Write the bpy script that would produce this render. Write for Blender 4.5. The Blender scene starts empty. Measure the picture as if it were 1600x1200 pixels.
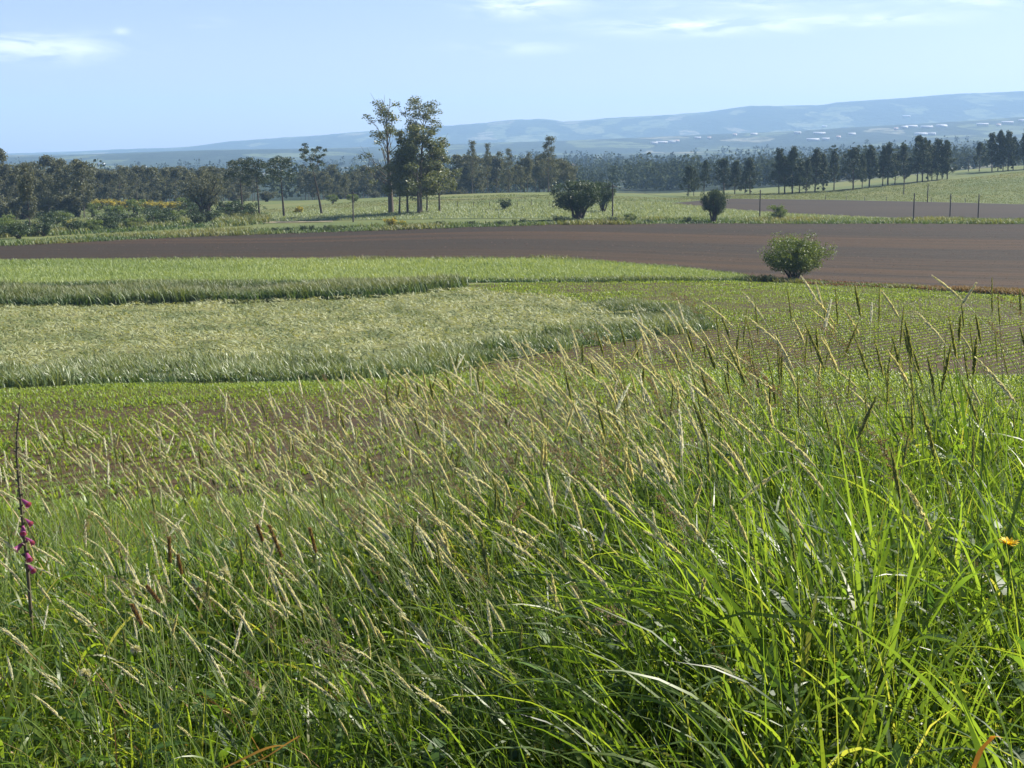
import bpy, math
import numpy as np
rng = np.random.default_rng(11)
SC = bpy.context.scene
COL = SC.collection
# ------------------------------------------------------------------ camera model
F, EYE, HZ = 2323.0, 1.65, 240.0
PITCH = math.atan((600 - HZ) / F)
cP, sP = math.cos(PITCH), math.sin(PITCH)
def row_tan(y):
    v = (600 - np.asarray(y, float)) / F
    return (-sP + v * cP) / (cP + v * sP)
def col_s(x, y):
    v = (600 - np.asarray(y, float)) / F
    return (np.asarray(x, float) - 800) / F / (cP + v * sP)
# ------------------------------------------------------------------ terrain
CX = np.array([0, 400, 800, 1200, 1600.])
TAB = {   # distance: image row where the ground at that distance shows, at the five columns
 30: (812, 802, 796, 792, 790), 40: (712, 705, 698, 694, 694), 52: (652, 645, 641, 641, 642),
 62: (622, 613, 609, 611, 615), 76: (606, 598, 591, 593, 597), 88: (592, 582, 574, 576, 580),
 100: (558, 550, 541, 545, 548), 120: (508, 505, 500, 503, 508), 150: (460, 458, 455, 462, 474),
 175: (436, 434, 430, 440, 452), 200: (411, 409, 408, 424, 436), 250: (382, 381, 374, 384, 392),
 290: (369, 366, 353, 358, 363), 330: (357, 349, 337, 343, 347), 380: (347, 337, 316, 328, 331),
 430: (340, 328, 305, 317, 318), 500: (331, 319, 301, 305, 290), 560: (326, 315, 305, 298, 270),
 640: (322, 314, 312, 293, 259), 760: (319, 313, 311, 294, 257), 1000: (308, 305, 298, 288, 262), 1500: (291, 288, 281, 271, 254),
 2300: (275, 271, 263, 255, 240), 3300: (262, 256, 248, 239, 222), 4500: (248, 239, 241, 227, 206),
 5600: (243.5, 234, 224, 206, 183), 7000: (252, 244, 232, 214, 193), 9500: (240, 220, 190, 169, 147),
 12500: (262, 250, 240, 230, 220)}
TY = np.array(sorted(TAB)); TZ = np.array([[EYE + Y * row_tan(r) for r in TAB[Y]] for Y in TY])
RX = np.array([-400, 0, 60, 120, 200, 270, 300, 370, 470, 540, 580, 690, 760, 800, 850, 880, 920, 1000, 1100, 1160, 1230, 1270, 1290, 1400, 1500, 1560, 1600, 2000.])
RY = np.array([246, 240, 240, 238, 234, 233, 231, 222, 215, 210, 208, 199, 195, 190, 189, 193, 190, 186, 179, 170, 168, 170, 166, 157, 152, 149, 147, 140.])
def pchip(x, xs, ys):
    h = np.diff(xs); d = np.diff(ys) / h; m = np.zeros(len(xs))
    ok = d[:-1] * d[1:] > 0
    w1, w2 = 2 * h[1:] + h[:-1], h[1:] + 2 * h[:-1]
    m[1:-1][ok] = ((w1 + w2)[ok]) / (w1[ok] / d[:-1][ok] + w2[ok] / d[1:][ok])
    m[0], m[-1] = d[0], d[-1]
    i = np.clip(np.searchsorted(xs, x) - 1, 0, len(xs) - 2)
    t = np.clip((x - xs[i]) / h[i], 0, 1)
    return ((1 + 2 * t) * (1 - t) ** 2 * ys[i] + t * (1 - t) ** 2 * h[i] * m[i] + t * t * (3 - 2 * t) * ys[i + 1] + t * t * (t - 1) * h[i] * m[i + 1])
def wob(x, y, sc, seed):
    r = np.random.default_rng(seed); o = 0
    for k in range(7):
        a = r.uniform(0, 6.28); f = sc * r.uniform(.5, 2.2)
        o = o + np.sin((x * math.cos(a) + y * math.sin(a)) * f + r.uniform(0, 6.28))
    return o / 4
def smooth(a, b, x):
    t = np.clip((x - a) / (b - a), 0, 1); return t * t * (3 - 2 * t)
def Hgt(X, Y):
    X, Y = np.broadcast_arrays(np.asarray(X, float), np.asarray(Y, float))
    Yc = np.clip(Y, 30, 12500)
    px = 800 + F * X / np.maximum(Y, 3) * .985
    z5 = [pchip(Yc, TY.astype(float), TZ[:, k]) for k in range(5)]
    g = np.clip(px / 400, -.4, 4.4); i = np.clip(np.floor(g).astype(int), 0, 3); t = g - i
    Z = np.stack(z5); get = lambda q: np.take_along_axis(Z, np.clip(q, 0, 4)[None], 0)[0]
    p0, p1, p2, p3 = get(i - 1), get(i), get(i + 1), get(i + 2)
    z = .5 * (2 * p1 + (p2 - p0) * t + (2 * p0 - 5 * p1 + 4 * p2 - p3) * t * t + (3 * p1 - p0 - 3 * p2 + p3) * t ** 3)
    z = np.where((t < 0) | (t > 1), p1 + (p2 - p1) * t, z)
    # far ridge follows its skyline
    w = smooth(7000, 9300, Yc) * (1 - smooth(9700, 12500, Yc))
    zr = EYE + 9500 * row_tan(np.interp(px, RX, RY)) + wob(X, Y * .2, .012, 3) * 4 + wob(X, Y * .1, .045, 4) * 2.5
    z = z * (1 - w) + zr * w
    z = z + smooth(1200, 3000, Yc) * (1 - smooth(6500, 9000, Yc)) * wob(X, Y, .004, 5) * 7
    # road bank beside the camera, dropping to the field
    near = .06 * smooth(-.4, 1.6, X) + .03 * wob(X, Y, 2.1, 9) - .10 * smooth(.2, -1.8, X)
    b = smooth(4.6, 30, Y)
    b = np.clip((Y - 5.2) / 24.8, 0, 1); b = b * b * (2 - b) * .35 + b * .65
    z30 = z
    return np.where(Y < 30, near * (1 - b) + z30 * b, z)
MY = np.exp(np.linspace(math.log(7), math.log(12000), 5000))
def cast(x, y):
    """where the sight line through pixel (x, y) first meets the ground"""
    s, t = float(col_s(x, y)), float(row_tan(y))
    d = EYE + MY * t - Hgt(s * MY, MY)
    k = np.argmax(d < 0)
    if d[k] >= 0: k = len(MY) - 1
    a, b = (d[k - 1], d[k]) if k else (0, 1)
    Y = MY[k - 1] + (MY[k] - MY[k - 1]) * (a / (a - b)) if k else MY[0]
    return s * Y, Y
# ------------------------------------------------------------------ mesh helpers
def mesh(name, V, Q=None, T=None, rnd=None, mats=(), smoothf=False, tt=None):
    me = bpy.data.meshes.new(name)
    V = np.asarray(V, np.float32).reshape(-1, 3)
    nq = 0 if Q is None else len(Q); nt = 0 if T is None else len(T)
    idx = np.concatenate([np.asarray(a, np.int32).ravel() for a in (Q, T) if a is not None and len(a)])
    me.vertices.add(len(V)); me.vertices.foreach_set('co', V.ravel())
    me.loops.add(len(idx)); me.loops.foreach_set('vertex_index', idx)
    me.polygons.add(nq + nt)
    st = np.concatenate([np.arange(nq) * 4, nq * 4 + np.arange(nt) * 3]).astype(np.int32)
    me.polygons.foreach_set('loop_start', st)
    try: me.polygons.foreach_set('loop_total', np.concatenate([np.full(nq, 4), np.full(nt, 3)]).astype(np.int32))
    except Exception: pass
    if smoothf: me.polygons.foreach_set('use_smooth', np.ones(nq + nt, bool))
    for nm, a in (('rnd', rnd), ('tt', tt)):
        if a is not None:
            at = me.attributes.new(nm, 'FLOAT', 'POINT'); at.data.foreach_set('value', np.asarray(a, np.float32).ravel())
    for m in mats: me.materials.append(m)
    me.update(calc_edges=True); me.validate()
    return me
def obj(name, me, parent=None, loc=None, **tags):
    o = bpy.data.objects.new(name, me); COL.objects.link(o)
    if parent: o.parent = parent
    if loc is not None: o.location = loc
    for k, v in tags.items(): o[k] = v
    return o
def structure(name, me): return obj(name, me, kind='structure')
def stuff(name, me, label, category): return obj(name, me, kind='stuff', label=label, category=category)
def blades(base, L, Wd, az, th0, bend, k=5, p=1.4, twist=0., rnd=None, wp=2.2, wbase=.55):
    N = len(base); one = np.ones(N)
    L, Wd, th0, bend, twist = [np.broadcast_to(np.asarray(a, float), (N,)) for a in (L, Wd, th0, bend, twist)]
    t = np.linspace(0, 1, k + 1); tm = (t[:-1] + t[1:]) / 2
    d = np.stack([np.cos(az), np.sin(az), 0 * one], 1); sd = np.stack([-np.sin(az), np.cos(az), 0 * one], 1)
    th = th0[:, None] + bend[:, None] * tm ** p
    inc = (np.sin(th)[..., None] * d[:, None] + np.cos(th)[..., None] * np.array([0, 0, 1.])) * (L / k)[:, None, None]
    P = np.concatenate([np.zeros((N, 1, 3)), np.cumsum(inc, 1)], 1) + base[:, None]
    tha = th0[:, None] + bend[:, None] * t ** p
    tan = np.sin(tha)[..., None] * d[:, None] + np.cos(tha)[..., None] * np.array([0, 0, 1.])
    nrm = np.cross(tan, np.broadcast_to(sd[:, None], tan.shape))
    tw = twist[:, None] * (.3 + t)
    side = np.cos(tw)[..., None] * sd[:, None] + np.sin(tw)[..., None] * nrm
    w = (wbase + (1 - wbase) * np.minimum(1, t / .3)) * (1 - t ** wp) + .03
    off = side * (Wd[:, None] * w / 2)[..., None]
    V = np.stack([P - off, P + off], 2).reshape(-1, 3)
    b = (np.arange(N) * 2 * (k + 1))[:, None] + (np.arange(k) * 2)[None]
    Q = np.stack([b, b + 1, b + 3, b + 2], -1).reshape(-1, 4)
    if rnd is None: rnd = rng.random(N)
    return V, Q, np.repeat(rnd, 2 * (k + 1)), np.tile(np.repeat(t, 2), N)
def join(parts):
    V, Q, R, T, o = [], [], [], [], 0
    for p in parts:
        V.append(p[0]); Q.append(np.asarray(p[1]) + o); R.append(p[2]); T.append(p[3]); o += len(p[0])
    return np.concatenate(V), np.concatenate(Q), np.concatenate(R), np.concatenate(T)
def tube(P, R, sides=6, rnd=.5):
    P = np.asarray(P, float); n = len(P); R = np.broadcast_to(R, (n,))
    tg = np.gradient(P, axis=0); tg /= np.linalg.norm(tg, axis=1)[:, None] + 1e-9
    ref = np.where(np.abs(tg[:, 2:3]) > .9, np.array([[1., 0, 0]]), np.array([[0, 0, 1.]]))
    ref = np.broadcast_to(ref[:1], tg.shape)
    a = np.cross(tg, ref); a /= np.linalg.norm(a, axis=1)[:, None] + 1e-9; b = np.cross(tg, a)
    an = np.arange(sides) * 2 * math.pi / sides
    V = P[:, None] + (np.cos(an)[None, :, None] * a[:, None] + np.sin(an)[None, :, None] * b[:, None]) * R[:, None, None]
    i = np.arange(n - 1)[:, None] * sides; j = np.arange(sides)[None]; j2 = (j + 1) % sides
    Q = np.stack([i + j, i + j2, i + sides + j2, i + sides + j], -1).reshape(-1, 4)
    return V.reshape(-1, 3), Q, np.full(n * sides, rnd), np.repeat(np.linspace(0, 1, n), sides)
def rand_dirs(n, r=rng):
    v = r.normal(size=(n, 3)); return v / (np.linalg.norm(v, axis=1)[:, None] + 1e-9)
def leaves(C, size, r=rng, rnd=None, up=.3, asp=.5):
    """diamond leaf faces, one per centre"""
    n = len(C); N = rand_dirs(n, r) + np.array([0, 0, up]); N /= np.linalg.norm(N, axis=1)[:, None]
    a = np.cross(N, rand_dirs(n, r)); a /= np.linalg.norm(a, axis=1)[:, None] + 1e-9; b = np.cross(N, a)
    s = (np.broadcast_to(size, (n,)) * r.uniform(.6, 1.3, n))[:, None] / 2
    V = np.stack([C - a * s, C + b * s * asp, C + a * s, C - b * s * asp], 1).reshape(-1, 3)
    Q = np.arange(4 * n).reshape(-1, 4)
    if rnd is None: rnd = r.random(n)
    return V, Q, np.repeat(rnd, 4), np.zeros(4 * n)
# ------------------------------------------------------------------ materials
def newmat(name):
    m = bpy.data.materials.new(name); m.use_nodes = True
    nt = m.node_tree; nt.nodes.clear()
    return m, nt, (lambda t, **kw: _node(nt, t, kw)), nt.links.new
def _node(nt, t, kw):
    n = nt.nodes.new(t)
    for k, v in kw.items(): setattr(n, k, v)
    return n
def ramp(n, stops):
    e = n.color_ramp.elements
    while len(e) < len(stops): e.new(.5)
    for el, (p, c) in zip(e, stops): el.position = p; el.color = (*c, 1)
    return n
def leaf_mat(name, cols, trans=.4, tcol=1.5, rough=.45, spec=.4, ttip=None):
    m, nt, N, ln = newmat(name)
    a = N('ShaderNodeAttribute', attribute_name='rnd')
    cr = ramp(N('ShaderNodeValToRGB'), [(i / max(1, len(cols) - 1), c) for i, c in enumerate(cols)])
    ln(a.outputs['Fac'], cr.inputs[0]); c = cr.outputs[0]
    if ttip:
        b = N('ShaderNodeAttribute', attribute_name='tt'); mr = N('ShaderNodeMapRange')
        mr.inputs[1].default_value = ttip[1]; mr.inputs[2].default_value = ttip[2]; ln(b.outputs['Fac'], mr.inputs[0])
        mx = N('ShaderNodeMix', data_type='RGBA'); ln(mr.outputs[0], mx.inputs[0]); ln(c, mx.inputs[6]); mx.inputs[7].default_value = (*ttip[0], 1); c = mx.outputs[2]
    P = N('ShaderNodeBsdfPrincipled'); P.inputs['Roughness'].default_value = rough; P.inputs['Specular IOR Level'].default_value = spec
    ln(c, P.inputs['Base Color'])
    T = N('ShaderNodeBsdfTranslucent'); mt = N('ShaderNodeMix', data_type='RGBA', blend_type='MULTIPLY')
    mt.inputs[0].default_value = 1; ln(c, mt.inputs[6]); mt.inputs[7].default_value = (tcol * 1.10, tcol * .97, tcol * .42, 1); ln(mt.outputs[2], T.inputs[0])
    M = N('ShaderNodeMixShader'); M.inputs[0].default_value = trans
    ln(P.outputs[0], M.inputs[1]); ln(T.outputs[0], M.inputs[2])
    O = N('ShaderNodeOutputMaterial'); ln(M.outputs[0], O.inputs[0])
    return m
def ground_mat(name, layers, base, rough=.9, bump=None, spec=.2, sp=(1, 1, 1), rot=0.):
    """layers: (noise scale, detail, lo, hi, colour, strength) laid over the base colour; bump: list of (scale, height)"""
    m, nt, N, ln = newmat(name)
    tc = N('ShaderNodeNewGeometry'); mp = N('ShaderNodeMapping'); mp.inputs['Scale'].default_value = sp; mp.inputs['Rotation'].default_value = (0, 0, rot)
    ln(tc.outputs['Position'], mp.inputs[0])
    c = None
    for q, (s, det, lo, hi, colr, st) in enumerate(layers):
        n = N('ShaderNodeTexNoise'); n.inputs['Scale'].default_value = s; n.inputs['Detail'].default_value = det; n.inputs['Roughness'].default_value = .62
        ad = N('ShaderNodeVectorMath', operation='ADD'); ad.inputs[1].default_value = (q * 13.7, q * 5.1, 0); ln(mp.outputs[0], ad.inputs[0]); ln(ad.outputs[0], n.inputs['Vector'])
        mr = N('ShaderNodeMapRange'); mr.inputs[1].default_value = lo; mr.inputs[2].default_value = hi; mr.inputs[4].default_value = st; ln(n.outputs[0], mr.inputs[0])
        mx = N('ShaderNodeMix', data_type='RGBA'); ln(mr.outputs[0], mx.inputs[0])
        if c is None: mx.inputs[6].default_value = (*base, 1)
        else: ln(c, mx.inputs[6])
        mx.inputs[7].default_value = (*colr, 1); c = mx.outputs[2]
    P = N('ShaderNodeBsdfPrincipled'); P.inputs['Roughness'].default_value = rough; P.inputs['Specular IOR Level'].default_value = spec
    ln(c, P.inputs['Base Color'])
    prev = None
    for s, h in bump or ():
        n = N('ShaderNodeTexNoise'); n.inputs['Scale'].default_value = s; n.inputs['Detail'].default_value = 5; ln(mp.outputs[0], n.inputs['Vector'])
        bm = N('ShaderNodeBump'); bm.inputs['Distance'].default_value = h; bm.inputs['Strength'].default_value = 1; ln(n.outputs[0], bm.inputs['Height'])
        if prev is not None: ln(prev, bm.inputs['Normal'])
        prev = bm.outputs[0]
    if prev is not None: ln(prev, P.inputs['Normal'])
    O = N('ShaderNodeOutputMaterial'); ln(P.outputs[0], O.inputs[0])
    return m
M_blade = leaf_mat('grass_blade', [(.022, .05, .009), (.046, .09, .012), (.08, .135, .018), (.12, .175, .025), (.17, .185, .05)], trans=.5, tcol=2.7, rough=.42, spec=.5)
M_wide = leaf_mat('broad_blade', [(.028, .06, .013), (.06, .105, .017), (.10, .16, .026)], trans=.52, tcol=2.9, rough=.42, spec=.45)
M_stem = leaf_mat('grass_stem', [(.12, .20, .05), (.22, .29, .09), (.36, .38, .17)], trans=.25, tcol=1.2, rough=.5)
M_seed = leaf_mat('seed_spike', [(.36, .41, .24), (.60, .62, .45), (.84, .83, .66), (.66, .60, .48)], trans=.28, tcol=1.2, rough=.6)
M_seedgreen = leaf_mat('green_seed_spike', [(.15, .20, .07), (.25, .29, .12), (.42, .42, .22)], trans=.35, tcol=1.3, rough=.6)
M_panicle = leaf_mat('purple_panicle', [(.16, .13, .09), (.27, .21, .15), (.36, .28, .20)], trans=.35, tcol=1.2, rough=.7)
M_brown = leaf_mat('brown_seed', [(.17, .11, .055), (.28, .18, .09), (.40, .29, .16)], trans=.2, rough=.8)
M_dead = leaf_mat('dead_blade', [(.30, .17, .07), (.42, .30, .14), (.20, .09, .04)], trans=.25, tcol=1.2, rough=.6)
M_weed = leaf_mat('weed_leaf', [(.03, .07, .022), (.06, .12, .024), (.10, .18, .03)], trans=.45, tcol=2.2, rough=.5, spec=.3)
M_maize = leaf_mat('seedling_leaf', [(.12, .19, .026), (.165, .25, .035), (.225, .30, .055)], trans=.45, tcol=1.7, rough=.45)
M_tall = leaf_mat('tall_grass', [(.03, .07, .022), (.055, .11, .03), (.10, .15, .045)], trans=.3, tcol=1.4, rough=.5, ttip=((.22, .22, .11), .65, 1.1))
M_blue = leaf_mat('blue_green_grass', [(.032, .07, .022), (.07, .125, .038), (.15, .20, .08)], trans=.3, tcol=1.4, rough=.42, ttip=((.24, .25, .12), .65, 1.1))
M_hay = leaf_mat('cut_hay', [(.10, .14, .05), (.20, .235, .10), (.32, .34, .18)], trans=.3, tcol=1.2, rough=.6)
M_crop = leaf_mat('young_cereal', [(.14, .20, .055), (.19, .255, .08), (.26, .315, .115)], trans=.35, tcol=1.4, rough=.5)
M_pale = leaf_mat('pale_meadow_grass', [(.12, .165, .075), (.18, .225, .115), (.24, .28, .16)], trans=.35, tcol=1.3, rough=.5)
M_rough = leaf_mat('rough_verge_grass', [(.04, .08, .02), (.085, .13, .033), (.16, .17, .06)], trans=.35, tcol=1.4, rough=.55)
M_bracken = leaf_mat('dead_bracken', [(.20, .10, .055), (.30, .17, .09), (.22, .17, .07)], trans=.2, tcol=1.1, rough=.8)
M_euc = leaf_mat('eucalyptus_leaf', [(.05, .074, .034), (.082, .106, .05), (.125, .148, .066), (.175, .185, .088)], trans=.3, tcol=1.4, rough=.45)
M_wood = leaf_mat('wood_leaf', [(.066, .078, .054), (.105, .118, .08), (.16, .168, .112)], trans=.25, tcol=1.3, rough=.7, spec=.15)
M_pine = leaf_mat('pine_needle', [(.018, .034, .014), (.032, .055, .02), (.055, .08, .028)], trans=.15, tcol=1.3, rough=.5)
M_rowpine = leaf_mat('windbreak_needle', [(.025, .044, .022), (.045, .068, .032), (.07, .09, .042)], trans=.15, tcol=1.3, rough=.6, spec=.2)
M_bush = leaf_mat('bush_leaf', [(.022, .042, .014), (.04, .068, .02), (.065, .10, .026)], trans=.2, tcol=1.4, rough=.5)
M_lbush = leaf_mat('light_bush_leaf', [(.05, .085, .022), (.09, .135, .03), (.15, .195, .045)], trans=.35, tcol=1.5, rough=.5)
M_gorse = leaf_mat('gorse_bloom', [(.05, .085, .025), (.09, .12, .03), (.50, .40, .02), (.60, .50, .03)], trans=.2, tcol=1.2, rough=.6)
M_bark = leaf_mat('bark', [(.07, .055, .045), (.13, .11, .09)], trans=0, rough=.9, spec=.2)
M_dbark = leaf_mat('dark_bark', [(.045, .035, .028), (.07, .055, .045)], trans=0, rough=.9, spec=.2)
M_far = leaf_mat('far_tree_leaf', [(.032, .045, .025), (.045, .062, .032), (.062, .08, .04)], trans=.15, tcol=1.2, rough=.9, spec=.05)
M_pole = leaf_mat('pole_wood', [(.06, .05, .042), (.08, .065, .055)], trans=0, rough=.85)
M_soil = ground_mat('tilled_soil', [(1.6, 6, .42, .62, (.058, .035, .011), 1), (.22, 3, .45, .65, (.030, .019, .006), .7)], (.042, .026, .008), bump=[(3, .12)])
M_plough = ground_mat('ploughed_soil', [(1.3, 6, .36, .68, (.046, .026, .0065), .85), (.20, 6, .44, .58, (.013, .008, .0025), .85), (.06, 4, .44, .58, (.046, .0245, .006), .85), (.02, 3, .45, .56, (.019, .013, .0045), .8)], (.031, .0175, .0047), bump=[(1.6, .28), (.5, .25)], sp=(.06, 1.6, 1), rot=.05)
M_plough2 = ground_mat('grey_ploughed_soil', [(.5, 6, .42, .62, (.033, .0225, .010), 1), (.05, 3, .45, .6, (.020, .0145, .007), .7)], (.026, .018, .008), bump=[(.8, .12)], sp=(.1, 1.2, 1))
M_ground = ground_mat('meadow_ground', [(.5, 5, .4, .65, (.105, .125, .035), 1), (.045, 4, .42, .62, (.135, .138, .04), .8), (.012, 3, .45, .6, (.07, .10, .028), .7)], (.078, .11, .028), bump=[(2, .1)])
M_verge = ground_mat('verge_soil', [(3, 5, .4, .6, (.05, .04, .025), 1)], (.03, .035, .015), bump=[(8, .03)])
M_hayg = ground_mat('hay_ground', [(.8, 6, .4, .62, (.22, .22, .09), 1), (.15, 4, .42, .62, (.10, .12, .04), .8)], (.16, .17, .06), bump=[(2, .25)])
M_cropg = ground_mat('cereal_ground', [(1.2, 5, .4, .62, (.12, .2, .04), 1)], (.09, .16, .035))
M_paleg = ground_mat('pale_meadow', [(.6, 5, .4, .62, (.17, .21, .11), 1), (.06, 3, .42, .62, (.12, .155, .065), .7)], (.14, .18, .08))
M_track = ground_mat('track_dirt', [(.8, 5, .4, .62, (.25, .21, .13), 1)], (.17, .15, .09))
M_palef = ground_mat('pale_bare_field', [(.05, 4, .4, .6, (.75, .62, .58), 1)], (.62, .52, .50))
# far land: hedged patchwork of woods and pastures
def far_mat():
    m, nt, N, ln = newmat('valley_land')
    g = N('ShaderNodeNewGeometry'); mp = N('ShaderNodeMapping'); mp.inputs['Scale'].default_value = (.0085, .0032, .0085); ln(g.outputs['Position'], mp.inputs[0])
    v = N('ShaderNodeTexVoronoi'); v.inputs['Scale'].default_value = 1; v.inputs['Randomness'].default_value = .9
    nz = N('ShaderNodeTexNoise'); nz.inputs['Scale'].default_value = 2.5; nz.inputs['Detail'].default_value = 4; ln(mp.outputs[0], nz.inputs['Vector'])
    ad = N('ShaderNodeVectorMath', operation='MULTIPLY_ADD'); ad.inputs[1].default_value = (.5, .5, .5); ln(nz.outputs['Color'], ad.inputs[0]); ln(mp.outputs[0], ad.inputs[2]); ln(ad.outputs[0], v.inputs['Vector'])
    sep = N('ShaderNodeSeparateColor'); ln(v.outputs['Color'], sep.inputs[0])
    cr = ramp(N('ShaderNodeValToRGB'), [(0, (.016, .027, .016)), (.57, (.022, .034, .02)), (.60, (.085, .105, .05)), (.80, (.115, .13, .065)), (.84, (.028, .042, .023)), (.95, (.15, .145, .10))]); cr.color_ramp.interpolation = 'CONSTANT'
    ln(sep.outputs[0], cr.inputs[0])
    n2 = N('ShaderNodeTexNoise'); n2.inputs['Scale'].default_value = .012; n2.inputs['Detail'].default_value = 6; ln(g.outputs['Position'], n2.inputs['Vector'])
    mr = N('ShaderNodeMapRange'); mr.inputs[1].default_value = .50; mr.inputs[2].default_value = .57; mr.inputs[4].default_value = .9; ln(n2.outputs[0], mr.inputs[0])
    mx = N('ShaderNodeMix', data_type='RGBA'); ln(mr.outputs[0], mx.inputs[0]); ln(cr.outputs[0], mx.inputs[6]); mx.inputs[7].default_value = (.026, .04, .023, 1)
    P = N('ShaderNodeBsdfPrincipled'); P.inputs['Roughness'].default_value = .95; P.inputs['Specular IOR Level'].default_value = .1; ln(mx.outputs[2], P.inputs['Base Color'])
    n3 = N('ShaderNodeTexNoise'); n3.inputs['Scale'].default_value = .03; n3.inputs['Detail'].default_value = 6; ln(g.outputs['Position'], n3.inputs['Vector'])
    bm = N('ShaderNodeBump'); bm.inputs['Distance'].default_value = 12; ln(n3.outputs[0], bm.inputs['Height']); ln(bm.outputs[0], P.inputs['Normal'])
    O = N('ShaderNodeOutputMaterial'); ln(P.outputs[0], O.inputs[0]); return m
M_farland = far_mat()
# ------------------------------------------------------------------ ground sheet
def ground():
    rows = np.concatenate([np.linspace(-25, -1, 8), np.linspace(-.5, 8, 60), np.exp(np.linspace(math.log(8.2), math.log(12500), 420))])
    ss = np.linspace(-.62, .62, 221)
    Yg, Sg = np.meshgrid(rows, ss, indexing='ij'); Xg = Sg * (np.maximum(Yg, 0) + 18)
    Zg = Hgt(Xg, Yg)
    n, mcol = Yg.shape
    i = np.arange(n - 1)[:, None] * mcol + np.arange(mcol - 1)[None]
    Q = np.stack([i, i + 1, i + mcol + 1, i + mcol], -1).reshape(-1, 4)
    yc = Yg[:-1, :-1].ravel()
    def part(name, sel, mat):
        q = Q[sel]; u, inv = np.unique(q, return_inverse=True)
        V = np.stack([Xg.ravel()[u], Yg.ravel()[u], Zg.ravel()[u]], 1)
        structure(name, mesh(name, V, inv.reshape(-1, 4), mats=[mat], smoothf=True))
    part('verge_ground', yc < 16, M_verge)
    part('ground', (yc >= 16) & (yc < 700), M_ground)
    part('hills', yc >= 700, M_farland)
ground()
class Field:
    def __init__(s, near, far, lift=.06, nearY=None):
        s.near, s.far, s.lift = near, far, lift
        s.x0 = min(near[0][0], far[0][0]); s.x1 = max(near[-1][0], far[-1][0])
        s.px = np.linspace(s.x0, s.x1, 180)
        yn = np.interp(s.px, *zip(*near)); yf = np.interp(s.px, *zip(*far))
        A = np.array([cast(a, b) for a, b in zip(s.px, yn)]); B = np.array([cast(a, b) for a, b in zip(s.px, yf)])
        if nearY is not None: A = np.stack([B[:, 0] / B[:, 1] * nearY, np.full(len(B), nearY)], 1)
        s.A, s.B = A, B; s.s = (A[:, 0] / A[:, 1] + B[:, 0] / B[:, 1]) / 2
    def sheet(s, name, mat, rows=70):
        v = np.linspace(0, 1, rows)[:, None, None] ** 1.3
        P = s.A[None] * (1 - v) + s.B[None] * v
        X, Y = P[..., 0], P[..., 1]; Z = Hgt(X, Y) + s.lift
        n, m = X.shape; i = np.arange(n - 1)[:, None] * m + np.arange(m - 1)[None]
        Q = np.stack([i, i + 1, i + m + 1, i + m], -1).reshape(-1, 4)
        return structure(name, mesh(name, np.stack([X, Y, Z], -1).reshape(-1, 3), Q, mats=[mat], smoothf=True))
    def inside(s, X, Y):
        q = X / Y
        return (q > s.s[0]) & (q < s.s[-1]) & (Y > np.interp(q, s.s, s.A[:, 1])) & (Y < np.interp(q, s.s, s.B[:, 1]))
    def sample(s, n, smin=-.40, smax=.40, pw=1.0, r=rng):
        """n random ground points, denser near the viewer when pw > 0"""
        lo, hi = s.A[:, 1].min(), s.B[:, 1].max(); out = []; tot = 0
        while tot < n:
            m = n * 2; sx = r.uniform(max(smin, s.s[0]), min(smax, s.s[-1]), m); u = r.random(m)
            Y = lo * (hi / lo) ** u if pw == 0 else np.sqrt(lo * lo + u * (hi * hi - lo * lo))
            k = s.inside(sx * Y, Y); out.append(np.stack([sx[k] * Y[k], Y[k]], 1)); tot += k.sum()
            if k.sum() == 0: break
        P = np.concatenate(out)[:n]
        return np.column_stack([P, Hgt(P[:, 0], P[:, 1]) + s.lift - .02])
HAYN = [(-300, 616), (0, 610), (100, 607), (200, 602), (400, 601), (560, 597), (650, 590), (720, 579), (800, 563), (900, 546), (1000, 531), (1060, 523), (1112, 517)]
HAYF = [(-300, 486), (0, 482), (400, 474), (600, 465), (720, 456), (760, 456), (850, 466), (950, 479), (1050, 488), (1112, 512)]
maize = Field([(-300, 800), (1900, 800)], [(-300, 480), (0, 478), (700, 454), (720, 446), (900, 441), (1170, 440), (1250, 444), (1400, 452), (1600, 464), (1900, 482)], .05, nearY=7.6)
hay = Field(HAYN, HAYF, .12)
strip = Field([(-300, 487), (0, 483), (400, 475), (600, 467), (690, 457), (724, 453)], [(-300, 461), (0, 460), (400, 457), (600, 452), (690, 447), (724, 449)], .10)
crop = Field([(-300, 449), (0, 447), (400, 444), (700, 441), (900, 441), (1100, 440), (1178, 439)], [(-300, 412), (0, 410), (300, 408), (600, 408), (860, 408), (950, 412), (1100, 426), (1178, 437)], .12)
plough = Field([(-300, 413), (0, 411), (600, 409), (860, 409), (950, 413), (1100, 427), (1178, 438), (1250, 443), (1400, 451), (1600, 463), (1900, 481)], [(-300, 396), (0, 384), (100, 379), (300, 369), (500, 363), (700, 356), (860, 351), (1100, 349), (1600, 350), (1900, 352)], .08)
pale = Field([(300, 348), (480, 345), (700, 342), (860, 341), (1000, 341), (1180, 345), (1400, 348), (1900, 350)], [(300, 344), (420, 335), (500, 329), (600, 324), (700, 321), (860, 318), (1000, 317), (1060, 320), (1120, 327), (1230, 335), (1400, 343), (1900, 348)], .08)
plough2 = Field([(1050, 320), (1120, 326), (1230, 334), (1400, 342), (1600, 346), (1900, 350)], [(1050, 318), (1130, 311), (1300, 313), (1450, 316), (1600, 320), (1900, 323)], .13)
track = Field([(120, 361), (300, 353), (420, 349), (520, 347)], [(120, 359), (300, 350.6), (420, 346.8), (520, 345.6)], .10)
farfield = Field([(975, 268), (1010, 268), (1066, 265)], [(975, 266), (1010, 264), (1066, 261.5)], 1.0)
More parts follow.
